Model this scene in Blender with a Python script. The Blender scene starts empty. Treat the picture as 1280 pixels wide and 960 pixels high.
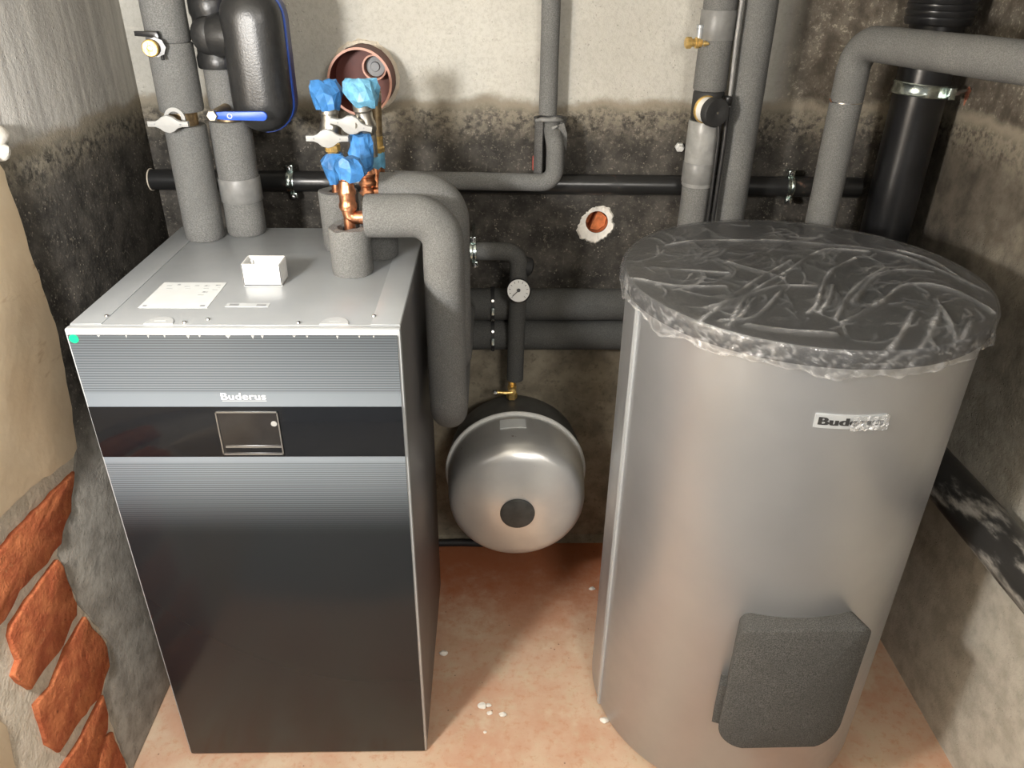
import bpy, bmesh, math, random
from mathutils import Vector, Matrix, noise

# ------------------------------------------------------------------ camera, world, light, exposure
sc = bpy.context.scene
COL = sc.collection
PI = math.pi

cam = bpy.data.cameras.new('camera')
cam_o = bpy.data.objects.new('camera', cam)
COL.objects.link(cam_o)
cam.sensor_fit = 'HORIZONTAL'
cam.sensor_width = 36.0
cam.lens = 959.22 / 1280 * 36.0
cam.clip_start = 0.02
_r = Vector((0.99969399, -0.02137685, 0.01244793))
_u = Vector((-0.000483594, 0.486225337, 0.873833329))
_f = Vector((0.02473231, 0.87357195, -0.48606621))
cam_o.matrix_world = Matrix(((_r.x, _u.x, -_f.x, 0.76868), (_r.y, _u.y, -_f.y, -1.26267), (_r.z, _u.z, -_f.z, 1.78177), (0, 0, 0, 1)))
sc.camera = cam_o

world = bpy.data.worlds.new('world')
sc.world = world
world.use_nodes = True
world.node_tree.nodes['Background'].inputs[0].default_value = (1.0, 0.965, 0.92, 1)
world.node_tree.nodes['Background'].inputs[1].default_value = 0.23


def round_lamp(name, loc, radius, power, color):
    l = bpy.data.lights.new(name, 'POINT')
    l.shadow_soft_size = radius
    l.energy = power
    l.color = color
    o = bpy.data.objects.new(name, l)
    COL.objects.link(o)
    o.location = loc
    return o


def ceiling_lamp(name, loc, target, size, power, color):
    l = bpy.data.lights.new(name, 'AREA')
    l.shape = 'DISK'
    l.size = size
    l.energy = power
    l.color = color
    o = bpy.data.objects.new(name, l)
    COL.objects.link(o)
    o.location = loc
    o.rotation_euler = (Vector(target) - Vector(loc)).to_track_quat('-Z', 'Y').to_euler()
    return o


round_lamp('work_lamp', (0.02, -0.80, 1.66), 0.075, 96, (1.0, 0.982, 0.955))
ceiling_lamp('hall_lamp', (1.35, -2.1, 2.2), (0.5, 0.2, 0.8), 0.45, 27, (1.0, 0.95, 0.88))

sc.view_settings.view_transform = 'Standard'
sc.view_settings.look = 'None'
sc.view_settings.gamma = 1.0
sc.view_settings.exposure = 0.0
sc.view_settings.use_curve_mapping = False

# ------------------------------------------------------------------ helpers
ROOTS = {}


def tag(o, label=None, cat=None, group=None, kind=None):
    if label: o['label'] = label
    if cat: o['category'] = cat
    if group: o['group'] = group
    if kind: o['kind'] = kind
    return o


def thing(name, label, cat, loc, group=None):
    o = bpy.data.objects.new(name, None)
    o.empty_display_size = 0.05
    COL.objects.link(o)
    o.location = loc
    ROOTS[o.name] = Vector(loc)
    tag(o, label, cat, group)
    return o


def root_loc(o):
    while o.parent:
        o = o.parent
    return ROOTS.get(o.name, Vector((0, 0, 0)))


def obj(name, bm, m, parent=None, label=None, cat=None, group=None, kind=None, angle=35, flat=False):
    bmesh.ops.recalc_face_normals(bm, faces=bm.faces)
    me = bpy.data.meshes.new(name)
    if parent is None and kind != 'structure':
        xs = [v.co for v in bm.verts]
        lo = Vector((min(c.x for c in xs), min(c.y for c in xs), min(c.z for c in xs)))
        hi = Vector((max(c.x for c in xs), max(c.y for c in xs), max(c.z for c in xs)))
        org = Vector(((lo.x + hi.x) / 2, (lo.y + hi.y) / 2, lo.z))
    elif parent is None:
        org = Vector((0, 0, 0))
    else:
        org = root_loc(parent)
    for v in bm.verts:
        v.co -= org
    bm.to_mesh(me)
    bm.free()
    for mm in (m if isinstance(m, (list, tuple)) else [m]):
        me.materials.append(mm)
    if not flat:
        me.polygons.foreach_set('use_smooth', [True] * len(me.polygons))
        me.set_sharp_from_angle(angle=math.radians(angle))
    o = bpy.data.objects.new(name, me)
    COL.objects.link(o)
    if parent is None:
        o.location = org
        ROOTS[o.name] = org
    else:
        o.parent = parent
    tag(o, label, cat, group, kind)
    return o


def box(bm, lo, hi, bev=0.0, seg=2):
    lo, hi = Vector(lo), Vector(hi)
    r = bmesh.ops.create_cube(bm, size=1.0)
    vs = r['verts']
    for v in vs:
        v.co = Vector((lo.x + (v.co.x + .5) * (hi.x - lo.x), lo.y + (v.co.y + .5) * (hi.y - lo.y), lo.z + (v.co.z + .5) * (hi.z - lo.z)))
    if bev > 0:
        es = list({e for v in vs for e in v.link_edges})
        bmesh.ops.bevel(bm, geom=es, offset=bev, segments=seg, affect='EDGES', profile=0.5)
    return bm


def BOX(lo, hi, bev=0.0, seg=2):
    return box(bmesh.new(), lo, hi, bev, seg)


def fillet(pts, rad, n=10):
    pts = [Vector(p) for p in pts]
    out = [pts[0]]
    for i in range(1, len(pts) - 1):
        r = rad[i - 1] if isinstance(rad, (list, tuple)) else rad
        a, b, c = pts[i - 1], pts[i], pts[i + 1]
        d1, d2 = (a - b).normalized(), (c - b).normalized()
        ang = d1.angle(d2)
        if r <= 0 or ang > PI - 0.02:
            out.append(b)
            continue
        t = r / math.tan(ang / 2)
        p1, p2 = b + d1 * t, b + d2 * t
        cen = b + (d1 + d2).normalized() * (r / math.sin(ang / 2))
        v1, v2 = p1 - cen, p2 - cen
        full = v1.angle(v2)
        ax = v1.cross(v2).normalized()
        for k in range(n + 1):
            out.append(cen + Matrix.Rotation(full * k / n, 3, ax) @ v1)
    out.append(pts[-1])
    return out


def tube(bm, pts, r, seg=32, cap=True, wob=0.0, seed=0.0):
    pts = [Vector(p) for p in pts]
    n = len(pts)
    rs = r if isinstance(r, (list, tuple)) else [r] * n
    tang = []
    for i in range(n):
        t = (pts[min(i + 1, n - 1)] - pts[max(i - 1, 0)])
        tang.append(t.normalized())
    ref = Vector((0, 0, 1)) if abs(tang[0].z) < 0.9 else Vector((0, 1, 0))
    u = (ref - tang[0] * ref.dot(tang[0])).normalized()
    rings = []
    for i in range(n):
        if i:
            u = (u - tang[i] * u.dot(tang[i])).normalized()
        w = tang[i].cross(u)
        ring = []
        for k in range(seg):
            a = 2 * PI * k / seg
            d = u * math.cos(a) + w * math.sin(a)
            rr = rs[i]
            if wob:
                rr += wob * noise.noise((pts[i] + d * rs[i]) * 28 + Vector((seed, seed, 0)))
            ring.append(bm.verts.new(pts[i] + d * rr))
        rings.append(ring)
    for i in range(n - 1):
        for k in range(seg):
            bm.faces.new((rings[i][k], rings[i][(k + 1) % seg], rings[i + 1][(k + 1) % seg], rings[i + 1][k]))
    if cap:
        bm.faces.new(rings[0][::-1])
        bm.faces.new(rings[-1])
    return bm


def dense(pts, step=0.02):
    pts = [Vector(p) for p in pts]
    out = [pts[0]]
    for a, b in zip(pts, pts[1:]):
        k = max(1, int((b - a).length / step))
        for i in range(1, k + 1):
            out.append(a.lerp(b, i / k))
    return out


def TUBE(pts, r, seg=32, cap=True, wob=0.0, seed=0.0):
    return tube(bmesh.new(), pts, r, seg, cap, wob, seed)


def lathe(bm, prof, org, axis='Z', seg=64, close=False):
    """prof: list of (r, h) along axis; r=0 gives a pole"""
    org = Vector(org)
    if isinstance(axis, str):
        A = {'Z': (Vector((1, 0, 0)), Vector((0, 1, 0)), Vector((0, 0, 1))),
             'Y': (Vector((1, 0, 0)), Vector((0, 0, 1)), Vector((0, -1, 0))),
             'X': (Vector((0, 1, 0)), Vector((0, 0, 1)), Vector((1, 0, 0)))}[axis]
    else:
        z = Vector(axis).normalized()
        x = z.orthogonal().normalized()
        A = (x, z.cross(x), z)
    rings = []
    for (r, h) in prof:
        if r < 1e-6:
            rings.append([bm.verts.new(org + A[2] * h)])
        else:
            rings.append([bm.verts.new(org + A[0] * (r * math.cos(2 * PI * k / seg)) + A[1] * (r * math.sin(2 * PI * k / seg)) + A[2] * h) for k in range(seg)])
    pairs = list(zip(rings, rings[1:]))
    if close:
        pairs.append((rings[-1], rings[0]))
    for a, b in pairs:
        for k in range(seg):
            k2 = (k + 1) % seg
            if len(a) == 1 and len(b) == 1:
                continue
            if len(a) == 1:
                bm.faces.new((a[0], b[k2], b[k]))
            elif len(b) == 1:
                bm.faces.new((a[k], a[k2], b[0]))
            else:
                bm.faces.new((a[k], a[k2], b[k2], b[k]))
    return bm


def LATHE(prof, org, axis='Z', seg=64, close=False):
    return lathe(bmesh.new(), prof, org, axis, seg, close)


def disc(r, h0, h1, bev=0.0):
    if bev <= 0:
        return [(0, h0), (r, h0), (r, h1), (0, h1)]
    return [(0, h0), (r - bev, h0), (r, h0 + bev), (r, h1 - bev), (r - bev * .3, h1 - bev * .3), (r - bev, h1), (0, h1)]


def ringprof(ri, ro, h0, h1):
    return [(ri, h0), (ro, h0), (ro, h1), (ri, h1)]


def prism(bm, poly, f, d0, d1, bev=0.0):
    """poly 2D list; f(a, b, d) -> Vector"""
    a = [bm.verts.new(f(x, y, d0)) for x, y in poly]
    b = [bm.verts.new(f(x, y, d1)) for x, y in poly]
    n = len(poly)
    fa = bm.faces.new(a)
    fb = bm.faces.new(b[::-1])
    for k in range(n):
        bm.faces.new((a[k], b[k], b[(k + 1) % n], a[(k + 1) % n]))
    if bev > 0:
        bmesh.ops.recalc_face_normals(bm, faces=bm.faces)
        es = list(fb.edges)
        bmesh.ops.bevel(bm, geom=es, offset=bev, segments=2, affect='EDGES', profile=0.5)
    return bm


def PRISM(poly, f, d0, d1, bev=0.0):
    return prism(bmesh.new(), poly, f, d0, d1, bev)


XZ = lambda y0: (lambda a, b, d: Vector((a, y0 - d, b)))       # facing -Y, d = towards viewer
YZ = lambda x0: (lambda a, b, d: Vector((x0 + d, a, b)))       # facing +X
XY = lambda z0: (lambda a, b, d: Vector((a, b, z0 + d)))       # facing up


def text_bm(s, size, bold=0.0, extrude=0.001):
    """extruded lettering; bold thickens it by laying the same outline down side by side"""
    cu = bpy.data.curves.new('lettering', 'FONT')
    cu.body = s
    cu.size = size
    cu.extrude = extrude
    cu.align_x = 'CENTER'
    cu.align_y = 'CENTER'
    cu.space_character = 1.06
    o = bpy.data.objects.new('lettering', cu)
    COL.objects.link(o)
    bpy.context.view_layer.update()
    dg = bpy.context.evaluated_depsgraph_get()
    me = bpy.data.meshes.new_from_object(o.evaluated_get(dg))
    bm = bmesh.new()
    for k in (-1, -.33, .33, 1):
        n0 = len(bm.verts)
        bm.from_mesh(me)
        bm.verts.ensure_lookup_table()
        for v in bm.verts[n0:]:
            v.co.x += k * bold
            v.co.z += k * .00006
    bpy.data.objects.remove(o)
    bpy.data.curves.remove(cu)
    bpy.data.meshes.remove(me)
    return bm


# ------------------------------------------------------------------ materials
def lin(c):
    return tuple((x / 12.92 if x <= .04045 else ((x + .055) / 1.055) ** 2.4) for x in c) + (1,)


class NT:
    def __init__(self, name):
        self.m = bpy.data.materials.new(name)
        self.m.use_nodes = True
        self.t = self.m.node_tree
        self.b = self.t.nodes['Principled BSDF']
        self.geo = self.t.nodes.new('ShaderNodeNewGeometry')

    def n(self, typ, **kw):
        nd = self.t.nodes.new(typ)
        for k, v in kw.items():
            setattr(nd, k, v)
        return nd

    def link(self, a, b):
        self.t.links.new(a, b)

    def pos(self, scale=(1, 1, 1), rot=(0, 0, 0)):
        mp = self.n('ShaderNodeMapping')
        mp.inputs['Scale'].default_value = scale
        mp.inputs['Rotation'].default_value = rot
        self.link(self.geo.outputs['Position'], mp.inputs['Vector'])
        return mp.outputs['Vector']

    def noise(self, scale, detail=4, rough=.55, vec=None, dist=0.0):
        nd = self.n('ShaderNodeTexNoise')
        nd.inputs['Scale'].default_value = scale
        nd.inputs['Detail'].default_value = detail
        nd.inputs['Roughness'].default_value = rough
        nd.inputs['Distortion'].default_value = dist
        self.link(vec if vec is not None else self.geo.outputs['Position'], nd.inputs['Vector'])
        return nd.outputs['Fac']

    def ramp(self, fac, stops, interp='LINEAR'):
        nd = self.n('ShaderNodeValToRGB')
        nd.color_ramp.interpolation = interp
        el = nd.color_ramp.elements
        while len(el) < len(stops):
            el.new(.5)
        for e, (p, c) in zip(el, stops):
            e.position = p
            if isinstance(c, (int, float)):
                c = (c, c, c, 1)
            e.color = c if len(c) == 4 else tuple(c) + (1,)
        self.link(fac, nd.inputs['Fac'])
        return nd.outputs['Color']

    def mix(self, fac, a, b, blend='MIX'):
        nd = self.n('ShaderNodeMix', data_type='RGBA', blend_type=blend)
        for s, v in ((nd.inputs[0], fac), (nd.inputs[6], a), (nd.inputs[7], b)):
            if hasattr(v, 'links'):
                self.link(v, s)
            elif isinstance(v, (int, float)):
                s.default_value = v
            else:
                s.default_value = v if len(v) == 4 else tuple(v) + (1,)
        return nd.outputs[2]

    def math(self, op, a, b=0.0, c=0.0):
        nd = self.n('ShaderNodeMath', operation=op)
        for s, v in zip(nd.inputs, (a, b, c)):
            if hasattr(v, 'links'):
                self.link(v, s)
            else:
                s.default_value = v
        return nd.outputs[0]

    def xyz(self):
        nd = self.n('ShaderNodeSeparateXYZ')
        self.link(self.geo.outputs['Position'], nd.inputs[0])
        return nd.outputs

    def rng(self, v, a, b, c=0.0, d=1.0, smooth=True):
        nd = self.n('ShaderNodeMapRange')
        nd.interpolation_type = 'SMOOTHSTEP' if smooth else 'LINEAR'
        self.link(v, nd.inputs[0])
        for i, x in enumerate((a, b, c, d)):
            nd.inputs[1 + i].default_value = x
        return nd.outputs[0]

    def bump(self, h, strength=.3, dist=.01, prev=None):
        nd = self.n('ShaderNodeBump')
        nd.inputs['Strength'].default_value = strength
        nd.inputs['Distance'].default_value = dist
        self.link(h, nd.inputs['Height'])
        if prev is not None:
            self.link(prev, nd.inputs['Normal'])
        return nd.outputs[0]

    def set(self, color=None, rough=None, metal=None, normal=None, spec=None, coat=None):
        for nm, v in (('Base Color', color), ('Roughness', rough), ('Metallic', metal), ('Normal', normal), ('Specular IOR Level', spec), ('Coat Weight', coat)):
            if v is None:
                continue
            s = self.b.inputs[nm]
            if hasattr(v, 'links'):
                self.link(v, s)
            elif isinstance(v, (int, float)):
                s.default_value = v
            else:
                s.default_value = v if len(v) == 4 else tuple(v) + (1,)
        return self.m


def simple(name, c, rough=.5, metal=0.0, var=.12, vscale=30, bump=0.0, bscale=200, spec=None, coat=None):
    t = NT(name)
    f = t.noise(vscale, 3)
    col = t.mix(t.rng(f, .3, .7), tuple(x * (1 - var) for x in c[:3]), tuple(min(1, x * (1 + var)) for x in c[:3]))
    nrm = None
    if bump:
        nrm = t.bump(t.noise(bscale, 3), bump, .002)
    return t.set(col, rough, metal, nrm, spec, coat)


def foam_mat(name, c, speck=.5):
    t = NT(name)
    f = t.noise(420, 2, .7)
    big = t.noise(14, 3)
    col = t.mix(t.rng(f, .35, .68), tuple(x * (1 - speck) for x in c), tuple(x * (1 + speck) for x in c))
    col = t.mix(t.rng(big, .35, .7, 0, .35), col, tuple(x * .72 for x in c))
    return t.set(col, .82, 0, t.bump(f, .2, .0008), .3)


M = {}
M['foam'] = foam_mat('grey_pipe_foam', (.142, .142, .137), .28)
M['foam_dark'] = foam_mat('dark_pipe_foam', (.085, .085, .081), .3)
M['casing'] = foam_mat('casing_foam', (.10, .098, .094), .35)
M['hatch'] = foam_mat('hatch_foam', (.085, .083, .078), .5)
M['tape'] = simple('grey_tape', (.17, .17, .165), .42, 0, .1, 60, .15, 60)
M['wrap'] = simple('pale_grey_wrap', (.26, .26, .25), .35, 0, .15, 40, .6, 35)
M['black'] = simple('black_plastic', (.012, .012, .013), .28, 0, .2, 20, .08, 90)
M['black_matt'] = simple('black_rubber', (.02, .02, .02), .6, 0, .2, 30, .2, 150)
M['eps'] = simple('black_moulded_foam', (.017, .017, .017), .36, 0, .2, 60, .18, 220)
M['blue'] = simple('blue_lever', (.02, .09, .50), .4, 0, .08)
M['navy'] = simple('navy_plastic', (.01, .02, .13), .3, 0, .1)
M['white'] = simple('white_plastic', (.74, .74, .72), .45, 0, .03)
M['grey_white'] = simple('pale_grey_plastic', (.33, .33, .32), .5, 0, .05)
M['brass'] = simple('brass', (.80, .55, .20), .28, .75, .22, 90, .2, 150)
M['dull_brass'] = simple('dull_brass', (.36, .27, .16), .45, .9, .3, 60, .3, 150)
M['copper'] = simple('copper', (.78, .36, .20), .32, 1, .2, 70, .2, 120)
M['nickel'] = simple('nickel', (.55, .53, .48), .35, 1, .15, 70, .2, 150)
M['zinc'] = simple('zinc_plated_steel', (.62, .70, .67), .25, 1, .12, 90, .15, 150)
M['chrome'] = simple('steel_screw', (.7, .7, .7), .22, 1, .1)
M['ltape'] = simple('blue_masking_tape', (.04, .17, .42), .5, 0, .3, 45, .3, 120)
M['ltape_pale'] = simple('pale_blue_masking_tape', (.12, .33, .50), .45, 0, .3, 45, .3, 120)
M['kg'] = simple('red_brown_pipe', (.10, .018, .010), .55, 0, .15, 25)
M['kg_edge'] = simple('red_brown_pipe_cut_edge', (.52, .27, .20), .5, 0, .1, 60)
M['red'] = simple('red_plastic', (.55, .10, .07), .5)
M['chip'] = simple('white_plaster', (.74, .70, .63), .85, 0, .12, 40, .6, 90)
M['brick_cut'] = simple('drilled_brick', (.50, .15, .05), .9, 0, .3, 50, .6, 90)
M['paper'] = simple('white_paper', (.60, .62, .62), .55, 0, .03)
M['ink'] = simple('grey_print', (.22, .23, .24), .6, 0, .1)
M['ink_dark'] = simple('dark_print', (.03, .03, .03), .5, 0, .1)
M['ink_faint'] = simple('faint_print', (.45, .47, .48), .6, 0, .1)
M['green'] = simple('green_sticker', (.0, .48, .20), .5, 0, .05)
M['cap_grey'] = simple('dark_grey_cap', (.055, .055, .052), .5, 0, .25, 30)
M['logo_white'] = simple('white_print', (.62, .63, .63), .5, 0, .02)
M['cable'] = simple('black_cable', (.018, .018, .018), .4)
M['grey_pvc'] = simple('grey_conduit', (.24, .24, .235), .4)
M['orange_dust'] = simple('brick_dust', (.40, .15, .09), .9, 0, .3, 80)
M['lid'] = simple('dark_lid', (.030, .031, .033), .5, 0, .1, 15)


def wall_mat(name, side):
    t = NT(name)
    x, y, z = t.xyz()
    edge = t.math('ADD', z, t.math('MULTIPLY', t.math('SUBTRACT', t.noise(9, 5, .65), .5), .07))
    fine = t.noise(120, 4, .7)
    med = t.noise(16, 5, .6)
    big = t.noise(3.0, 4, .6)
    streak = t.noise(6, 5, .6, t.pos((6, 6, .45)))
    if side == 'left':
        up = t.mix(t.rng(streak, .35, .7), (.34, .325, .30), (.50, .48, .445))
    else:
        up = t.mix(t.rng(big, .3, .7), (.46, .445, .40), (.56, .545, .495))
        up = t.mix(t.rng(fine, .4, .7, 0, .4), up, (.34, .32, .275))
    dark = t.mix(t.rng(med, .3, .72), (.030, .028, .025), (.088, .080, .070))
    dark = t.mix(t.rng(fine, .54, .72, 0, .8), dark, (.19, .17, .14))
    # rough pale grains along the top of the dark coat
    sp = t.n('ShaderNodeTexVoronoi')
    sp.inputs['Scale'].default_value = 95
    t.link(t.geo.outputs['Position'], sp.inputs['Vector'])
    grains = t.math('MULTIPLY', t.rng(sp.outputs['Distance'], .10, .26, 1, 0), t.rng(t.noise(26, 3), .50, .66))
    dark = t.mix(t.math('MULTIPLY', grains, .75), dark, (.42, .38, .31))
    if side == 'right':
        lo_c, hi_c = (.40, .37, .31), (.56, .53, .46)  # right wall: its lit lower part is made paler in the colour
    elif side == 'left':
        lo_c, hi_c = (.22, .205, .18), (.36, .34, .30)
    else:
        lo_c, hi_c = (.21, .18, .135), (.34, .30, .225)
    low = t.mix(t.rng(med, .3, .7), lo_c, hi_c)
    low = t.mix(t.rng(t.noise(42, 5, .7), .52, .70, 0, {'left': .4, 'right': .18, 'back': .5}[side]), low, tuple(v_ * .38 for v_ in lo_c))
    if side == 'right':
        dark = t.mix(t.rng(t.noise(2.2, 3), .42, .62), t.mix(t.rng(med, .3, .7), (.05, .043, .035), (.10, .088, .07)), t.mix(t.rng(med, .3, .7), (.12, .105, .082), (.215, .19, .152)))  # right wall coat, its tone lowered for the shade on the upper part
    lo_z = {'left': (.72, .98), 'right': (.55, 1.15), 'back': (.70, .98)}[side]
    body = t.mix(t.rng(edge, lo_z[0], lo_z[1]), low, dark)
    rimn = t.math('MULTIPLY', t.rng(edge, 1.33, 1.46), t.rng(t.noise(60, 4, .7), .34, .60))
    rimn = t.math('MAXIMUM', rimn, t.rng(edge, 1.415, 1.452))
    body = t.mix(t.math('MULTIPLY', rimn, .85), body, (.30, .265, .205))
    if side != 'left':
        stain_shade = t.mix(t.rng(med, .35, .68), (.075, .063, .05), (.16, .14, .112))  # brown stain and the shade right of the pipes, both in this colour
        stain_shade = t.mix(t.math('MULTIPLY', t.rng(fine, .52, .7), t.rng(med, .4, .6)), stain_shade, (.36, .325, .265))
        up = t.mix(t.rng(x, 1.44, 1.56), up, stain_shade)
    col = t.mix(t.rng(edge, 1.450, 1.476), body, up)
    h = t.math('ADD', t.math('MULTIPLY', fine, .5), t.math('MULTIPLY', t.noise(34, 5, .7), .8))
    hh = t.math('ADD', h, t.math('MULTIPLY', grains, .6))
    return t.set(col, .93, 0, t.bump(hh, .6, .006), .2)


M['wall_back'] = wall_mat('cement_wall_back', 'back')
M['wall_left'] = wall_mat('cement_wall_left', 'left')
M['wall_right'] = wall_mat('cement_wall_right', 'right')

t = NT('salmon_dusty_floor')
big = t.noise(3.2, 5, .6)
med = t.noise(18, 5, .65)
fine = t.noise(130, 3, .7)
x, y, z = t.xyz()
c = t.mix(t.rng(big, .35, .68), (.50, .29, .19), (.57, .43, .31))
c = t.mix(t.rng(med, .45, .75, 0, .65), c, (.52, .42, .29))
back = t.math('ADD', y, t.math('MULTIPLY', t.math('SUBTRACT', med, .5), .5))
c = t.mix(t.rng(t.noise(44, 5, .7), .50, .68, 0, .55), c, (.47, .235, .13))
c = t.mix(t.rng(t.noise(7, 4, .6), .55, .72, 0, .6), c, (.60, .49, .36))
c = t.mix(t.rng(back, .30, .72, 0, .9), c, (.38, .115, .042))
c = t.mix(t.rng(fine, .6, .78, 0, .4), c, (.27, .13, .075))
v = t.n('ShaderNodeTexVoronoi')
v.inputs['Scale'].default_value = 22
t.link(t.geo.outputs['Position'], v.inputs['Vector'])
c = t.mix(t.rng(v.outputs['Distance'], .03, .07, .7, 0), c, (.10, .045, .025))
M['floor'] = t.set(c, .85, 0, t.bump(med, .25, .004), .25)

M['hall_floor'] = simple('grey_concrete_floor', (.20, .195, .185), .8, 0, .15, 8)

t = NT('beige_plaster')
a = t.noise(4, 5, .6)
st = t.noise(5, 4, .6, t.pos((1, 2, 7), (.6, 0, 0)))
c = t.mix(t.rng(a, .3, .7), (.70, .55, .375), (.78, .645, .465))
c = t.mix(t.rng(st, .62, .75, 0, .6), c, (.44, .28, .15))
c = t.mix(t.rng(t.noise(45, 3), .70, .8, 0, .6), c, (.26, .18, .11))
M['beige'] = t.set(c, .85, 0, t.bump(t.noise(30, 5), .3, .004), .2)

t = NT('pale_mortar')
c = t.mix(t.rng(t.noise(25, 5), .3, .7), (.60, .535, .43), (.76, .68, .56))
M['mortar'] = t.set(c, .95, 0, t.bump(t.noise(70, 5, .7), .9, .008), .15)

t = NT('orange_red_brick')
c = t.mix(t.rng(t.noise(22, 5, .65), .35, .68), (.40, .105, .045), (.56, .185, .075))
c = t.mix(t.rng(t.noise(60, 4, .7), .6, .75, 0, .7), c, (.60, .29, .13))
c = t.mix(t.rng(t.noise(90, 2), .68, .76, 0, .7), c, (.12, .03, .015))
M['brick'] = t.set(c, .93, 0, t.bump(t.noise(45, 6, .7), .9, .012), .2)

t = NT('grey_painted_steel')
c = t.mix(t.rng(t.noise(6, 3), .3, .7), (.35, .368, .38), (.385, .403, .418))
M['steel_grey'] = t.set(c, t.rng(t.noise(9, 4), .3, .7, .28, .4), .35, t.bump(t.noise(600, 2), .05, .0006))
M['steel_dark'] = simple('grey_side_panel', (.14, .135, .135), .38, .3, .05, 8)
M['trim'] = simple('pale_silver_edge', (.52, .54, .55), .35, .3, .03)

t = NT('striped_glass_front')
x, y, z = t.xyz()
g1 = t.rng(z, .71, .905, 0, 1)
g2 = t.rng(z, 1.20, 1.04, .33, .9, False)
is_up = t.math('GREATER_THAN', z, .97)
dens = t.mix(is_up, g1, g2)
w = t.math('SINE', t.math('MULTIPLY', z, 2 * PI / .0052))
st = t.math('MULTIPLY_ADD', w, .5, .5)
near = t.math('MAXIMUM', t.math('MULTIPLY', t.rng(z, .895, .905), t.math('LESS_THAN', z, .97)), t.math('MULTIPLY', t.rng(z, 1.067, 1.058), is_up))
amt = t.math('MULTIPLY', dens, t.math('MAXIMUM', t.math('MULTIPLY_ADD', st, .5, .45), near))
c = t.mix(amt, (.017, .019, .021), (.195, .22, .245))
M['glass_front'] = t.set(c, .18, 0, None, .32)
M['gloss_black'] = simple('gloss_black_band', (.008, .009, .011), .12, 0, .05)
M['screen'] = simple('dark_display', (.022, .020, .019), .2, 0, .1)
M['silver'] = simple('silver_frame', (.55, .55, .55), .28, .9, .05)

t = NT('silver_foil_jacket')
c = t.mix(t.rng(t.noise(3, 3), .3, .7), (.46, .468, .48), (.51, .518, .53))
M['jacket'] = t.set(c, t.rng(t.noise(30, 3), .3, .7, .35, .41), .76, t.bump(t.noise(350, 2), .05, .0008))

t = NT('silver_vessel_paint')
c = t.mix(t.rng(t.noise(8, 3), .3, .7), (.70, .70, .69), (.78, .78, .765))
c = t.mix(t.rng(t.noise(38, 4, .7), .68, .78, 0, .7), c, (.22, .13, .08))
M['vessel'] = t.set(c, .30, .68, t.bump(t.noise(300, 2), .06, .0008))
M['vessel_back'] = simple('grey_vessel_shell', (.10, .10, .095), .5, .3, .1)

t = NT('dusty_black_pipe')
f = t.noise(9, 5, .65, t.pos((2, .7, 2)))
c = t.mix(t.rng(f, .48, .68), (.024, .023, .022), (.34, .32, .29))
M['dusty_black'] = t.set(c, t.rng(f, .4, .7, .3, .65), 0, t.bump(f, .2, .003))
t = NT('scuffed_black_pipe')
f = t.noise(16, 5, .65)
c = t.mix(t.rng(f, .6, .75, 0, .8), (.016, .016, .016), (.20, .12, .09))
M['scuffed_black'] = t.set(c, t.rng(f, .5, .75, .3, .7), 0, t.bump(f, .1, .002))

# clear film: thin, no refraction
t = NT('clear_film')
nt = t.t
gl = nt.nodes.new('ShaderNodeBsdfGlossy')
gl.inputs['Roughness'].default_value = .10
df = nt.nodes.new('ShaderNodeBsdfDiffuse')
df.inputs['Color'].default_value = (.75, .75, .75, 1)
tr = nt.nodes.new('ShaderNodeBsdfTransparent')
bp = t.bump(t.noise(38, 5, .6, None, 1.5), .5, .006)
nt.links.new(bp, gl.inputs['Normal'])
lw = nt.nodes.new('ShaderNodeLayerWeight')
lw.inputs['Blend'].default_value = .35
nt.links.new(bp, lw.inputs['Normal'])
m1 = nt.nodes.new('ShaderNodeMixShader')
at = nt.nodes.new('ShaderNodeAttribute')
at.attribute_name = 'fold'
nt.links.new(t.math('MULTIPLY_ADD', t.math('MULTIPLY', at.outputs['Fac'], t.rng(t.noise(55, 3), .3, .6, .35, 1)), .62, .07), m1.inputs[0])
nt.links.new(tr.outputs[0], m1.inputs[1])
nt.links.new(df.outputs[0], m1.inputs[2])
m2 = nt.nodes.new('ShaderNodeMixShader')
nt.links.new(t.math('MULTIPLY_ADD', lw.outputs['Fresnel'], .55, .035), m2.inputs[0])
nt.links.new(m1.outputs[0], m2.inputs[1])
nt.links.new(gl.outputs[0], m2.inputs[2])
nt.links.new(m2.outputs[0], nt.nodes['Material Output'].inputs['Surface'])
M['film'] = t.m

# ------------------------------------------------------------------ setting
XL, XR, YB, ZC, YF = -.1285, 1.935, .812, 2.36, -2.4

obj('floor', BOX((-.5, -.50, -.1), (XR + .15, YB + .3, 0)), M['floor'], kind='structure')
obj('floor', BOX((-.5, YF, -.1), (XR + .15, -.5002, 0)), M['hall_floor'], kind='structure')
obj('ceiling', BOX((-.5, YF, ZC), (XR + .15, YB + .3, ZC + .1)), M['wall_back'], kind='structure')
obj('wall_right', BOX((XR, YF, 0), (XR + .15, YB + .3, ZC)), M['wall_right'], kind='structure')

# back wall with the drilled hole
bm = bmesh.new()
hc, hr, hs = (1.056, 1.143), .031, .08
xs = [-.5, hc[0] - hs, hc[0] + hs, XR]
zs = [0, hc[1] - hs, hc[1] + hs, ZC]
N = 40
V = {}


def wv(px, pz, py=YB):
    k = (round(px, 5), round(pz, 5), round(py, 5))
    if k not in V:
        V[k] = bm.verts.new((px, py, pz))
    return V[k]


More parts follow.
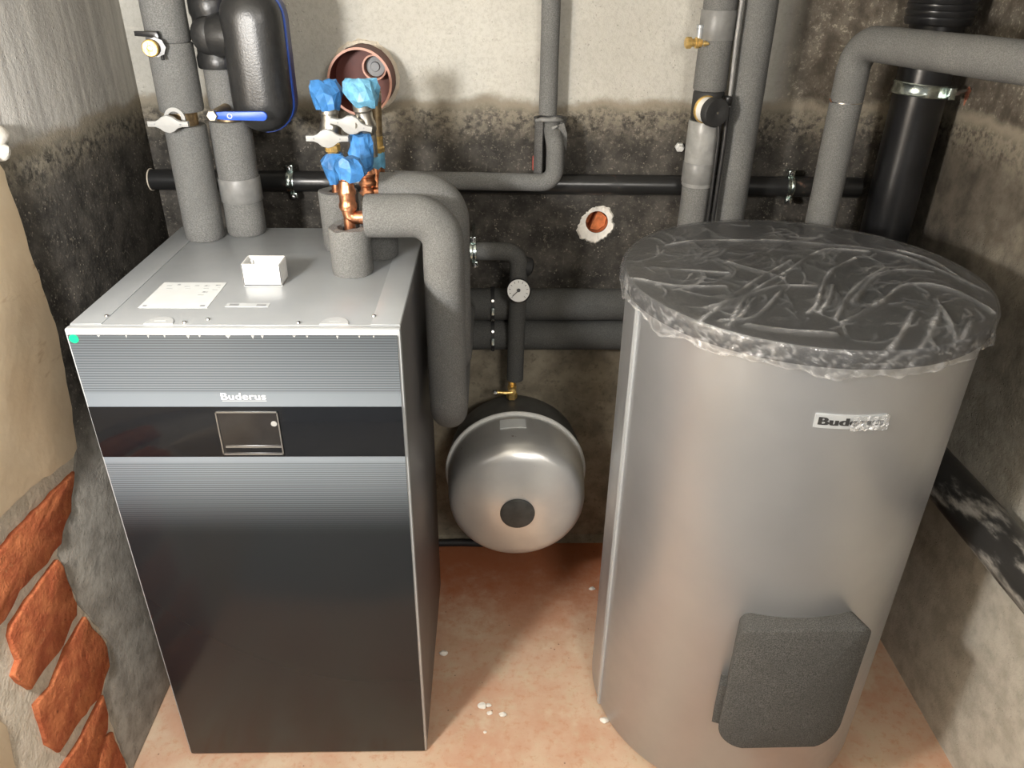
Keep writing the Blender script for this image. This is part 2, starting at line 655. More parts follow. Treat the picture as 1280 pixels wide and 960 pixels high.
sq = []
for k in range(N):
    a = 2 * PI * (k + .5) / N + PI / 4
    s_ = k / N * 4
    side, f_ = int(s_), (s_ % 1)
    cs = [(1, 1), (-1, 1), (-1, -1), (1, -1), (1, 1)]
    p0, p1 = cs[side], cs[side + 1]
    sq.append((hc[0] + hs * (p0[0] + (p1[0] - p0[0]) * f_), hc[1] + hs * (p0[1] + (p1[1] - p0[1]) * f_)))
ci = [(hc[0] + hr * math.cos(PI / 4 + 2 * PI * k / N), hc[1] + hr * math.sin(PI / 4 + 2 * PI * k / N)) for k in range(N)]
for i in range(3):
    for j in range(3):
        if (i, j) == (1, 1):
            continue
        bm.faces.new([wv(xs[i], zs[j]), wv(xs[i + 1], zs[j]), wv(xs[i + 1], zs[j + 1]), wv(xs[i], zs[j + 1])])
so = [wv(*p) for p in sq]
cv = [wv(*p) for p in ci]
cb = [bm.verts.new((p[0], YB + .075, p[1])) for p in ci]
for k in range(N):
    k2 = (k + 1) % N
    bm.faces.new((so[k], so[k2], cv[k2], cv[k]))
    bm.faces.new((cv[k], cv[k2], cb[k2], cb[k]))
bm.faces.new(cb)
bb = [bm.verts.new(c) for c in ((-.5, YB + .2, 0), (XR, YB + .2, 0), (XR, YB + .2, ZC), (-.5, YB + .2, ZC))]
bm.faces.new(bb)
wall_back = obj('wall_back', bm, M['wall_back'], kind='structure')
# brick-coloured lining and broken plaster round the hole
bm = LATHE([(hr - .0005, -.072), (hr - .0005, .001)], (hc[0], YB, hc[1]), 'Y', 40)
lathe(bm, [(0, -.066), (hr - .001, -.066), (hr - .001, -.071), (0, -.071)], (hc[0], YB, hc[1]), 'Y', 40)
prism(bm, [(hc[0] + .006, hc[1] + .029), (hc[0] - .016, hc[1] - .024), (hc[0] + .006, hc[1] - .029), (hc[0] + .025, hc[1] - .014), (hc[0] + .029, hc[1] + .008)], XZ(YB), -.06, -.015)
obj('hole_lining', bm, M['brick_cut'], wall_back)
bm = bmesh.new()
outl = {0: .046, 20: .048, 45: .052, 70: .047, 100: .041, 130: .040, 160: .043, 185: .048, 205: .062, 225: .066, 245: .060, 270: .064, 290: .056, 315: .052, 340: .056}
ks = sorted(outl)
random.seed(4)
n = 60
inn, out, out2 = [], [], []
for k in range(n):
    a = 360 * k / n
    lo = max([q for q in ks if q <= a])
    hi_ = min([q for q in ks if q > a] + [360])
    r0, r1 = outl[lo], outl.get(hi_, outl[0])
    rr = r0 + (r1 - r0) * (a - lo) / (hi_ - lo) + random.uniform(-.0025, .0025)
    ca, sa = math.cos(math.radians(a)), math.sin(math.radians(a))
    inn.append(bm.verts.new((hc[0] + ca * hr * 1.0, YB - .0035, hc[1] + sa * hr * 1.0)))
    out.append(bm.verts.new((hc[0] + ca * rr * .9, YB - .005 - random.uniform(0, .002), hc[1] + sa * rr * .9)))
    out2.append(bm.verts.new((hc[0] + ca * rr, YB + .001, hc[1] + sa * rr)))
for k in range(n):
    k2 = (k + 1) % n
    bm.faces.new((inn[k], inn[k2], out[k2], out[k]))
    bm.faces.new((out[k], out[k2], out2[k2], out2[k]))
obj('broken_plaster', bm, M['chip'], wall_back, flat=True)
obj('floor_fillet', PRISM([(YB - .012, 0), (YB + .001, 0), (YB + .001, .028), (YB - .004, .024)], lambda a, b, d: Vector((d, a, b)), -.13, XR), M['wall_back'], wall_back)

# left wall: masonry core, dark render, broken edge, bricks, beige plaster
wall_left = obj('wall_left', BOX((-.45, YF, 0), (-.1335, YB + .2, ZC)), M['mortar'], kind='structure')


def rag(pl, amp, step, seed, closed=True):
    """subdivide a 2D outline and jitter it"""
    random.seed(seed)
    o_ = []
    n_ = len(pl)
    for i in range(n_ if closed else n_ - 1):
        a, b = Vector(pl[i]), Vector(pl[(i + 1) % n_])
        k = max(1, int((b - a).length / step))
        for q in range(k):
            p = a.lerp(b, q / k)
            o_.append((p.x + random.uniform(-amp, amp), p.y + random.uniform(-amp, amp)))
    if not closed:
        o_.append(tuple(pl[-1]))
    return o_


edge = [(.177, 1.427), (.180, 1.354), (.182, 1.275), (.185, 1.194), (.190, 1.112), (.178, 1.018), (.159, .932), (.133, .847), (.108, .80),
        (.059, .745), (-.005, .714), (-.026, .687), (-.018, .547), (-.006, .510), (.032, .372), (.014, .320), (-.039, .286), (-.045, .226), (-.046, .167), (-.046, .0)]
ragged = rag([(.15, ZC), (.170, 1.62)] + edge, .004, .02, 2, False)
obj('render_coat', PRISM([(YB + .1, 0), (YB + .1, ZC)] + ragged, YZ(-.151), 0, XL + .151, .003), M['wall_left'], wall_left)
bricks = [
    [(.102, .808), (.047, .744), (-.019, .712), (-.069, .705), (-.17, .722), (-.223, .712), (-.30, .716), (-.30, .823), (-.175, .832), (-.055, .825)],
    [(-.039, .687), (-.026, .552), (-.043, .535), (-.111, .522), (-.186, .532), (-.233, .530), (-.26, .596), (-.234, .611), (-.227, .674), (-.215, .687), (-.131, .690)],
    [(-.018, .503), (.018, .372), (.003, .325), (-.055, .300), (-.166, .328), (-.228, .335), (-.247, .386), (-.238, .49), (-.18, .478), (-.105, .503)],
    [(-.050, .290), (-.058, .236), (-.075, .205), (-.130, .190), (-.202, .151), (-.302, .151), (-.302, .280), (-.239, .296), (-.174, .285)],
    [(-.086, .195), (-.062, .172), (-.062, .053), (-.106, .002), (-.282, .002), (-.282, .13), (-.190, .135), (-.13, .172)],
]
for i, pl in enumerate(bricks):
    bm = PRISM(rag(pl, .003, .022, 10 + i), YZ(-.151), 0, .0275, .004)
    ft = max(bm.faces, key=lambda f: f.calc_area() if abs(f.normal.x) > .9 and f.calc_center_median().x > -.13 else 0)
    r = bmesh.ops.poke(bm, faces=[ft])
    for v in bm.verts:
        if v.co.x > -.14:
            v.co.x += noise.noise(v.co * 22) * .005
    obj('brick', bm, M['brick'], wall_left, angle=50)
bedge = [(.158, 1.432), (.161, 1.36), (.163, 1.282), (.166, 1.202), (.171, 1.121), (.159, 1.028), (.14, .943), (.114, .86), (.092, .846), (.011, .867), (-.079, .884), (-.154, .888), (-.248, .892), (-.40, .90)]
bl = rag([(.05, 1.60), (.09, 1.53), (.14, 1.47)] + bedge, .003, .022, 5, False)
obj('beige_plaster', PRISM(bl + [(YF, .90), (YF, 1.60)], YZ(-.151), 0, .037, .004), M['beige'], wall_left)
obj('beige_plaster', PRISM(rag([(-.313, .60), (-.314, .508), (-.328, .43), (-.355, .328), (-.38, .2), (-.40, .0)], .004, .02, 8, False) + [(YF, 0), (YF, .6)], YZ(-.151), 0, .022, .004), M['beige'], wall_left)

# ------------------------------------------------------------------ heat pump cabinet
HW, HD, HH = .60, .595, 1.19
hp = thing('heat_pump', 'tall silver-grey heat pump cabinet with a striped dark glass front', 'heat pump', (HW / 2, HD / 2, 0))
bm = BOX((0, .020, .012), (HW, HD, HH - .004), .003)
obj('cabinet_shell', bm, M['steel_dark'], hp)
tp = obj('top_panel', BOX((.001, .0215, HH - .004), (HW - .001, HD - .001, HH), .0012), M['steel_grey'], hp)
obj('side_cover', BOX((.002, .0225, HH), (.058, HD - .002, HH + .0015), .0007), M['steel_grey'], hp)
obj('side_cover', BOX((.545, .0225, HH), (HW - .002, HD - .002, HH + .0015), .0007), M['steel_grey'], hp)
obj('plinth', BOX((.02, .05, 0), (HW - .02, HD - .02, .012)), M['black_matt'], hp)
fr = obj('front_door', BOX((0, .003, .004), (HW, .0195, HH), .0025), M['trim'], hp, label='pale silver door frame round the glass')
obj('glass_panel', BOX((.005, -.001, .008), (HW - .005, .0035, HH - .011), .0008), M['glass_front'], hp, label='dark glass with fine printed stripes')
bd = obj('control_band', BOX((.005, -.0025, .9165), (HW - .005, -.0008, 1.0305), .0005), M['gloss_black'], hp, label='glossy black band')
dp = obj('display', BOX((.243, -.0045, .925), (.357, -.0022, 1.0205), .0008), M['screen'], hp, label='dark rectangular display')
bm = bmesh.new()
for lo, hi in (((.241, .923), (.359, .9262)), ((.241, 1.019), (.359, 1.0215)), ((.241, .923), (.2432, 1.0215)), ((.3568, .923), (.359, 1.0215)), ((.249, .940), (.356, .9435))):
    box(bm, (lo[0], -.0062, lo[1]), (hi[0], -.0044, hi[1]))
obj('display_frame', bm, M['silver'], dp)
obj('display_foot', BOX((.249, -.0052, .9285), (.355, -.0044, .938)), M['gloss_black'], dp)
obj('display_tab', LATHE(disc(.0058, 0, .0012), (.349, -.0045, .9945), 'Y', 20), M['grey_white'], dp)
bm = text_bm('Buderus', .0205, .0006, .0004)
for v in bm.verts:
    v.co = Vector((.2985 + v.co.x, -.0018 - v.co.z, 1.0525 + v.co.y))
xs_ = [v.co.x for v in bm.verts]
mnx, mxx = min(xs_), max(xs_)
for v in bm.verts:
    v.co.x = .257 + (v.co.x - mnx) / (mxx - mnx) * .084
obj('logo', bm, M['logo_white'], hp, label='white maker lettering above the black band')
obj('logo_underline', BOX((.258, -.0017, 1.0425), (.341, -.0009, 1.0437)), M['ink_faint'], hp)
obj('sticker', LATHE(disc(.0085, 0, .0008), (.0155, -.001, 1.1725), 'Y', 24), M['green'], hp, label='round green sticker')
# printed sheet and small label on the top
sh = obj('instruction_sheet', PRISM([(.094, .098), (.224, .098), (.2225, .226), (.096, .226)], XY(HH), 0, .0012), M['paper'], hp, label='white instruction sheet with pictograms')
for (px_, py_, w_, h_) in [(.108, .205, .010, .007), (.127, .208, .008, .006), (.145, .200, .010, .006), (.164, .205, .008, .007), (.183, .203, .011, .007), (.205, .207, .010, .007),
                           (.113, .190, .011, .004), (.150, .189, .010, .004), (.186, .190, .010, .006), (.190, .170, .010, .008), (.186, .156, .011, .006), (.206, .183, .010, .006), (.212, .196, .006, .003)]:
    obj('printed_pictogram', BOX((px_, py_, HH + .0011), (px_ + w_, py_ + h_, HH + .0014)), M['ink_faint'], sh)
for (px_, py_, w_, h_) in [(.100, .102, .007, .006), (.208, .103, .009, .006), (.128, .211, .005, .004), (.185, .206, .004, .004), (.206, .209, .004, .003), (.191, .173, .004, .004)]:
    obj('printed_icon', BOX((px_, py_, HH + .0012), (px_ + w_, py_ + h_, HH + .0016)), M['ink'], sh)
nl = obj('small_label', BOX((.256, .103, HH), (.338, .121, HH + .0008)), M['ink_faint'], hp)
obj('print_block', BOX((.262, .108, HH + .0007), (.280, .117, HH + .0011)), M['ink'], nl)
obj('print_block', BOX((.314, .107, HH + .0007), (.332, .115, HH + .0011)), M['ink'], nl)
for cx in (.1595, .4775):
    pl = [(cx + .026 * math.cos(a), .0235 + .030 * math.sin(a)) for a in [PI * k / 16 for k in range(17)]]
    g = obj('grip_tab', PRISM(pl, XY(HH), 0, .002), M['trim'], hp)
    obj('tab_mark', BOX((cx - .010, .034, HH + .0019), (cx + .010, .0365, HH + .0023)), M['ink_faint'], g)
for (sx_, sy_) in [(.054, .055), (.546, .058), (.243, .044), (.205, .030), (.412, .030)]:
    obj('screw', LATHE([(0, .0036), (.0028, .0034), (.0038, .002), (.0042, .0), (0, 0)], (sx_, sy_, HH + (.0015 if sx_ < .06 or sx_ > .54 else 0)), 'Z', 16), M['chrome'], hp)
random.seed(9)
for k in range(14):
    px_ = .04 + .53 * (k + random.uniform(.1, .9)) / 14
    w_ = random.uniform(.002, .006)
    obj('film_residue', PRISM([(px_, 1.1795), (px_ + w_ * 1.6, 1.1795), (px_ + w_ * .8, 1.1795 - random.uniform(.003, .007))], XZ(-.0008), 0, .0006), M['grey_white'], hp)

# small open white plastic box resting on the cabinet
wb = thing('plastic_tray', 'small open white plastic box lying on top of the heat pump', 'box', (.301, .235, HH))
bm = bmesh.new()
x0, x1, y0, y1, h = .262, .340, .210, .262, .047
box(bm, (x0, y0, HH), (x1, y1, HH + .003))
for lo, hi in (((x0, y0), (x1, y0 + .003)), ((x0, y1 - .003), (x1, y1)), ((x0, y0), (x0 + .003, y1)), ((x1 - .003, y0), (x1, y1))):
    box(bm, (lo[0], lo[1], HH), (hi[0], hi[1], HH + h), .0008, 1)
obj('tray_body', bm, M['white'], wb)
obj('tray_rib', BOX((x0 + .008, y1 - .010, HH + .003), (x0 + .011, y1 - .003, HH + .040)), M['white'], wb)

# ------------------------------------------------------------------ storage tank
TX, TY, TR, TH = 1.396, .206, .348, 1.19
tk = thing('storage_tank', 'round silver hot water tank with a dark lid and a foam hatch', 'water tank', (TX, TY, 0))
obj('jacket', LATHE([(0, .012), (TR - .012, .012), (TR - .004, .016), (TR, .026), (TR, TH), (0, TH)], (TX, TY, 0), 'Z', 128), M['jacket'], tk)
obj('foot_ring', LATHE([(TR - .05, 0), (TR - .02, 0), (TR - .02, .012), (TR - .05, .012)], (TX, TY, 0), 'Z', 96, True), M['black_matt'], tk)
obj('lid', LATHE([(0, TH), (TR + .008, TH), (TR + .009, TH + .004), (TR + .009, TH + .028), (TR + .006, TH + .034), (TR - .002, TH + .0355), (0, TH + .0355)], (TX, TY, 0), 'Z', 128), M['lid'], tk, label='dark grey round lid')


def cyl_patch(bm, r0, r1, a0, a1, z0, z1, n=16, cx=TX, cy=TY):
    """curved block on the tank; angles in degrees from -Y, towards +X"""
    rows = []
    for k in range(n + 1):
        a = math.radians(a0 + (a1 - a0) * k / n)
        s_, c_ = math.sin(a), -math.cos(a)
        rows.append([bm.verts.new((cx + s_ * r, cy + c_ * r, z)) for r, z in ((r0, z0), (r1, z0), (r1, z1), (r0, z1))])
    for a, b in zip(rows, rows[1:]):
        for q in range(4):
            bm.faces.new((a[q], a[(q + 1) % 4], b[(q + 1) % 4], b[q]))
    bm.faces.new(rows[0])
    bm.faces.new(rows[-1][::-1])
    return bm


obj('seam_strip', cyl_patch(bmesh.new(), TR - .002, TR + .004, -78.5, -76.5, .02, TH, 2), M['trim'], tk)
# badge with lettering, its right half still under a crumpled bit of film
bg = obj('badge', cyl_patch(bmesh.new(), TR - .001, TR + .003, -11.2, 9.4, 1.070, 1.097, 16), M['trim'], tk, label='silver maker badge')
bm = text_bm('Buderus', .030, .0015, .0006)
xs_ = [v.co.x for v in bm.verts]
mnx, mxx = min(xs_), max(xs_)
for v in bm.verts:
    u_ = (v.co.x - mnx) / (mxx - mnx)
    a = math.radians(-10.2 + u_ * 18.8)
    r = TR + .0036 + v.co.z
    v.co = Vector((TX + math.sin(a) * r, TY - math.cos(a) * r, 1.0835 + v.co.y * .72))
obj('badge_letters', bm, M['ink_dark'], bg)
bm = bmesh.new()
fl_ = bm.verts.layers.float.new('fold')
random.seed(6)
rows = []
for i in range(19):
    a = math.radians(-1.2 + 11.0 * i / 18)
    row = []
    for j in range(9):
        z_ = 1.069 + .030 * j / 8 + random.uniform(-.001, .001)
        r = TR + .0062 + random.uniform(0, .0035)
        row.append(bm.verts.new((TX + math.sin(a) * r, TY - math.cos(a) * r, z_)))
        row[-1][fl_] = random.choice((0, .2, .5, .9))
    rows.append(row)
for i in range(18):
    for j in range(8):
        bm.faces.new((rows[i][j], rows[i + 1][j], rows[i + 1][j + 1], rows[i][j + 1]))
obj('badge_film', bm, M['film'], bg, flat=True, label='crumpled clear film over the badge end')

# foam hatch
def hatch(a0, a1, z0, z1, r0, r1, rt, rb, name, parent, m, inset=.007):
    W = math.radians(a1 - a0) * r1
    H = z1 - z0
    pl = []
    for (cx_, cz_, r_, s0) in ((W - rt, H - rt, rt, 0), (rt, H - rt, rt, 90), (rb, rb, rb, 180), (W - rb, rb, rb, 270)):
        for k in range(9):
            a = math.radians(s0 + 90 * k / 8)
            pl.append((cx_ + r_ * math.cos(a), cz_ + r_ * math.sin(a)))
    bm = bmesh.new()
    # grid clipped to outline by scaling concentric rings keeps the face curved
    def P(u_, w_, r_):
        a = math.radians(a0) + u_ / r1
        return (TX + math.sin(a) * r_, TY - math.cos(a) * r_, z0 + w_)
    rings = []
    cx_, cz_ = W / 2, H / 2
    levels = [(1.0, r0), (1.0, r1 - inset * .8), (1 - inset * .6 / .13, r1 - inset * .25), (1 - inset * 1.3 / .13, r1)] + [(s, r1) for s in (.75, .55, .35, .15)]
    for s, r_ in levels:
        rings.append([bm.verts.new(P(cx_ + (x_ - cx_) * s, cz_ + (z_ - cz_) * s, r_)) for x_, z_ in pl])
    n_ = len(pl)
    for a, b in zip(rings, rings[1:]):
        for k in range(n_):
            bm.faces.new((a[k], a[(k + 1) % n_], b[(k + 1) % n_], b[k]))
    bm.faces.new(rings[-1])
    bm.faces.new(rings[0][::-1])
    return obj(name, bm, m, parent)


ht = hatch(-19.6, 20.8, .258, .614, TR - .004, TR + .050, .026, .058, 'hatch_cover', tk, M['hatch'], .0035)
ht['label'] = 'dark grey foam hatch with rounded corners'
bm = bmesh.new()
cyl_patch(bm, TR - .002, TR + .030, -21.8, -19.0, .30, .42, 3)
obj('hatch_lug', bm, M['hatch'], ht)

# clear film stretched over the lid
import numpy as np
NT_, NR, NSK = 420, 110, 16
LT = TH + .0370
FOLDS = [
    [(0.189, 0.114), (0.121, 0.124), (0.070, 0.102), (-0.021, 0.003), (-0.108, -0.087), (-0.159, -0.152), (-0.209, -0.247)],
    [(0.143, 0.073), (0.067, 0.004), (0.013, -0.085), (-0.035, -0.181), (-0.061, -0.211)],
    [(0.180, 0.015), (0.111, -0.050), (0.044, -0.134), (-0.022, -0.239)],
    [(0.273, -0.003), (0.210, 0.006), (0.139, -0.032), (0.038, -0.166)],
    [(0.282, -0.209), (0.270, -0.132), (0.232, -0.083), (0.168, -0.084), (0.093, -0.165), (-0.016, -0.253)],
    [(0.205, -0.149), (0.176, -0.252), (0.148, -0.330)],
    [(0.132, -0.210), (0.064, -0.305), (0.024, -0.355)],
    [(-0.245, 0.151), (-0.150, 0.186), (-0.039, 0.188), (0.094, 0.167), (0.215, 0.125), (0.287, 0.025), (0.316, -0.082)],
    [(-0.298, 0.018), (-0.222, 0.000), (-0.153, -0.017)],
    [(-0.360, -0.037), (-0.280, -0.088), (-0.178, -0.087)],
    [(-0.241, -0.190), (-0.171, -0.152), (-0.076, -0.086), (0.000, -0.086)],
    [(-0.306, -0.294), (-0.225, -0.198), (-0.122, -0.070), (-0.004, 0.051)],
    [(-0.227, -0.247), (-0.165, -0.233), (-0.081, -0.119)],
    [(-0.135, 0.049), (-0.094, 0.002), (-0.049, -0.043)],
    [(0.154, -0.238), (0.114, -0.305), (0.100, -0.355)],
    [(-0.187, -0.267), (-0.122, -0.293), (-0.048, -0.306)],
    [(0.259, 0.126), (0.307, 0.065), (0.312, -0.030), (0.330, -0.116)],
    [(0.195, -0.180), (0.133, -0.279), (0.073, -0.355)],
    [(0.216, -0.251), (0.163, -0.318), (0.127, -0.355)],
    [(-0.140, -0.152), (-0.196, -0.240), (-0.221, -0.268)],
    [(0.032, -0.085), (0.001, -0.150), (-0.040, -0.211)],
]
random.seed(31)
for k in range(170):                     # short random creases
    a, r = random.uniform(0, 2 * PI), .34 * math.sqrt(random.random())
    d_, l_ = random.gauss(.6, .6), random.uniform(.03, .13)
    x_, y_ = r * math.cos(a), r * math.sin(a)
    FOLDS.append([(x_, y_), (x_ + l_ * .5 * math.cos(d_), y_ + l_ * .5 * math.sin(d_)), (x_ + l_ * math.cos(d_ + .4), y_ + l_ * math.sin(d_ + .4))])
ang = np.linspace(0, 2 * PI, NT_, endpoint=False)
rad = .358 * (np.arange(1, NR + 1) / NR) ** .8
GX, GY = np.cos(ang)[:, None] * rad[None, :], np.sin(ang)[:, None] * rad[None, :]
Hh, Ff = np.zeros_like(GX), np.zeros_like(GX)
for q_, f_ in enumerate(FOLDS):
    main = q_ < 21
    pts = [Vector((a, b, 0)) for a, b in f_]
    fine_ = []                           # smooth curve through the fold points
    for k in range(len(pts) - 1):
        p0, p1, p2, p3 = pts[max(k - 1, 0)], pts[k], pts[k + 1], pts[min(k + 2, len(pts) - 1)]
        for u_ in (0, .25, .5, .75):
            fine_.append(.5 * ((2 * p1) + (p2 - p0) * u_ + (2 * p0 - 5 * p1 + 4 * p2 - p3) * u_ ** 2 + (3 * p1 - p0 - 3 * p2 + p3) * u_ ** 3))
    fine_.append(pts[-1])
    D = np.full_like(GX, 9.0)
    for a, b in zip(fine_, fine_[1:]):
        dx, dy = b.x - a.x, b.y - a.y
        t_ = np.clip(((GX - a.x) * dx + (GY - a.y) * dy) / (dx * dx + dy * dy + 1e-12), 0, 1)
        D = np.minimum(D, np.hypot(GX - a.x - t_ * dx, GY - a.y - t_ * dy))
    wd = .0062 if main else .0036
    Hh = np.maximum(Hh, (.0085 if main else .0035) * np.exp(-(D / wd) ** 2))
    Ff = np.maximum(Ff, (.8 if main else .42) * np.exp(-(D / (wd * .55)) ** 2))
bm = bmesh.new()
fl_ = bm.verts.layers.float.new('fold')
rows = []
for k in range(NT_):
    ca, sa = math.cos(ang[k]), math.sin(ang[k])
    col = []
    for j in range(NR):
        x_, y_ = GX[k, j], GY[k, j]
        damp = min(1.0, (.362 - rad[j]) / .02)
        nz = noise.noise(Vector((x_ * 9, y_ * 9, 3.3)))
        vtx = bm.verts.new((TX + x_, TY + y_, LT + (Hh[k, j] * (.7 + .6 * nz) + .0012 * (1 + nz)) * damp))
        vtx[fl_] = float(Ff[k, j]) * max(.15, min(1.0, .55 + 1.1 * noise.noise(Vector((x_ * 16, y_ * 16, 8)))))
        col.append(vtx)
    low = .047 + .016 * noise.noise(Vector((ca * 3, sa * 3, 2))) + .012 * noise.noise(Vector((ca * 11, sa * 11, 5)))
    for j in range(1, NSK + 1):
        f_ = j / NSK
        n1 = abs(noise.noise(Vector((ca * 9 + f_ * .9, sa * 9, 1.3 + f_ * .8))))
        n2 = abs(noise.noise(Vector((ca * 26, sa * 26 + f_ * 2, f_ * 2.0))))
        r = .3595 + (.3 + .7 * f_) * (n1 * .012 + n2 * .007) * (1 if f_ < .95 else .6)
        vtx = bm.verts.new((TX + ca * r, TY + sa * r, LT - .001 - f_ * low))
        vtx[fl_] = max(0.0, 1 - n2 * 9) * .42 + max(0.0, 1 - n1 * 9) * .35 + (.3 if f_ > .93 else 0)
        col.append(vtx)
    rows.append(col)
cen = bm.verts.new((TX, TY, LT + .001))
for k in range(NT_):
    a, b = rows[k], rows[(k + 1) % NT_]
    bm.faces.new((cen, a[0], b[0]))
    for j in range(len(a) - 1):
        bm.faces.new((a[j], a[j + 1], b[j + 1], b[j]))
obj('plastic_film', bm, M['film'], label='crinkled clear plastic film stretched over the tank lid', cat='film', angle=60)

# ------------------------------------------------------------------ expansion vessel
VX, VZ = .836, .447
ev = thing('expansion_vessel', 'round silver expansion vessel hanging on the back wall', 'expansion vessel', (VX, .70, VZ - .2))
obj('shell_back', LATHE([(0, .008), (.06, .010), (.13, .026), (.172, .055), (.192, .095), (.199, .14), (.2, .212), (0, .212)], (VX, YB, VZ), 'Y', 96), M['vessel_back'], ev, label='dark grey rear shell')
obj('rim', LATHE([(.190, .205), (.205, .205), (.2075, .208), (.2075, .212), (.205, .215), (.190, .215)], (VX, YB, VZ), 'Y', 96, True), M['white'], ev)
obj('shell_front', LATHE([(0, .2125), (.2, .2125), (.199, .24), (.1955, .295), (.1915, .335), (.1875, .352), (.180, .365), (.168, .3745), (.150, .3815), (.115, .391), (.080, .399), (.045, .4045), (0, .4065)], (VX, YB, VZ), 'Y', 96), M['vessel'], ev, label='silver front shell')
obj('valve_cap', LATHE([(0, .398), (.047, .398), (.048, .407), (.047, .4115), (.044, .413), (0, .414)], (VX, YB, VZ), 'Y', 48), M['cap_grey'], ev, label='round black plastic cap')
bm = bmesh.new()
rows = []
for k in range(9):
    a = math.radians(-14 + 21 * k / 8)
    rows.append([bm.verts.new((VX + math.sin(a) * r, YB - h, VZ + math.cos(a) * r)) for r, h in ((.1985, .236), (.2006, .2365), (.1990, .278), (.1970, .278))])
for a, b in zip(rows, rows[1:]):
    for q in range(4):
        bm.faces.new((a[q], a[(q + 1) % 4], b[(q + 1) % 4], b[q]))
bm.faces.new(rows[0]); bm.faces.new(rows[-1][::-1])
obj('rating_label', bm, M['paper'], ev)

# brass valve above the vessel
bv = thing('brass_valve', 'small brass lever valve on top of the expansion vessel', 'valve', (.824, .69, .64))
obj('valve_body', LATHE([(0, 0), (.015, 0), (.016, .004), (.016, .016), (.012, .018), (.010, .026), (.013, .030), (.013, .040), (.011, .044), (.011, .060), (0, .060)], (.824, .69, .648), 'Z', 6), M['brass'], bv, angle=20)
obj('valve_stem', LATHE(disc(.012, 0, .022, .002), (.824, .681, .684), 'Y', 20), M['brass'], bv)
hd = obj('lever', TUBE([(.824, .660, .684), (.805, .657, .684), (.776, .655, .688)], [.006, .005, .0055], 12), M['brass'], bv)
obj('lever_knob', LATHE([(0, .008), (.006, .006), (.008, 0), (.006, -.006), (0, -.008)], (.775, .655, .688), 'Y', 14), M['chrome'], bv)

# ------------------------------------------------------------------ pipes
def pipe(name, label, parts, cat='pipe', group=None):
    """parts: list of (part name, bmesh, material)"""
    o = None
    lo = None
    for pn, bm, m in parts:
        for v in bm.verts:
            if lo is None or v.co.z < lo.z:
                lo = v.co.copy()
    o = thing(name, label, cat, lo, group)
    for pn, bm, m in parts:
        obj(pn, bm, m, o)
    return o


def vsleeve(x_, y_, z0, z1, r, m='foam', wob=.0012, seed=0.0, soft=.004):
    pts = dense([(x_, y_, z0), (x_, y_, z1)], .03)
    rs = [r] * len(pts)
    pts = [pts[0]] + [pts[0].lerp(pts[-1], soft / (z1 - z0))] + pts[1:-1] + [pts[-1].lerp(pts[0], soft / (z1 - z0))] + [pts[-1]]
    rs = [r - soft * .6] + [r] * (len(pts) - 2) + [r - soft * .6]
    return TUBE(pts, rs, 36, True, wob, seed)


# pipe A and B at the back left of the cabinet
AX, AY = .085, .52
pipe('insulated_pipe', 'leftmost grey foam insulated pipe rising from the heat pump top', [
    ('foam_sleeve', vsleeve(AX, AY, HH + .0005, 1.448, .0445, seed=1), M['foam']),
    ('foam_sleeve', vsleeve(AX, AY, 1.478, 1.616, .0465, seed=2), M['foam']),
    ('foam_sleeve', vsleeve(AX, AY, 1.6165, ZC, .0445, seed=3), M['foam']),
    ('inner_pipe', TUBE([(AX, AY, 1.44), (AX, AY, 1.49)], .030, 24), M['dull_brass'])])
BX, BY = .172, .560
pipe('insulated_pipe', 'grey foam insulated pipe under the black rounded shell with a blue lever', [
    ('foam_sleeve', vsleeve(BX, BY, HH + .0005, 1.452, .0455, seed=4), M['foam']),
    ('tape_band', vsleeve(BX, BY, 1.270, 1.325, .0480, 'tape', .0005, 5, .0015), M['tape']),
    ('foam_sleeve', vsleeve(BX, BY, 1.478, 1.562, .0385, seed=6), M['foam']),
    ('foam_sleeve', vsleeve(BX, BY, 1.700, ZC, .0445, seed=7), M['foam']),
    ('inner_pipe', TUBE([(BX, BY, 1.445), (BX, BY, 1.485)], .028, 24), M['dull_brass'])])

# black moulded shell
sp_ = thing('separator_shell', 'black rounded insulation shell with a blue rim beside the second pipe', 'insulation shell', (.262, .52, 1.42))


def stadium(w_, h_, n=14):
    r = w_
    pl = []
    for k in range(n + 1):
        a = PI * k / n
        pl.append((r * math.cos(a), (h_ - r) + r * math.sin(a)))
    for k in range(n + 1):
        a = PI + PI * k / n
        pl.append((r * math.cos(a), -(h_ - r) + r * math.sin(a)))
    return pl


def loft_stadium(cx_, cz_, layers):
    bm = bmesh.new()
    rings = []
    for (y_, w_, h_) in layers:
        rings.append([bm.verts.new((cx_ + a, y_, cz_ + b)) for a, b in stadium(w_, h_)])
    n_ = len(rings[0])
    for a, b in zip(rings, rings[1:]):
        for k in range(n_):
            bm.faces.new((a[k], a[(k + 1) % n_], b[(k + 1) % n_], b[k]))
    bm.faces.new(rings[0])
    bm.faces.new(rings[-1][::-1])
    return bm


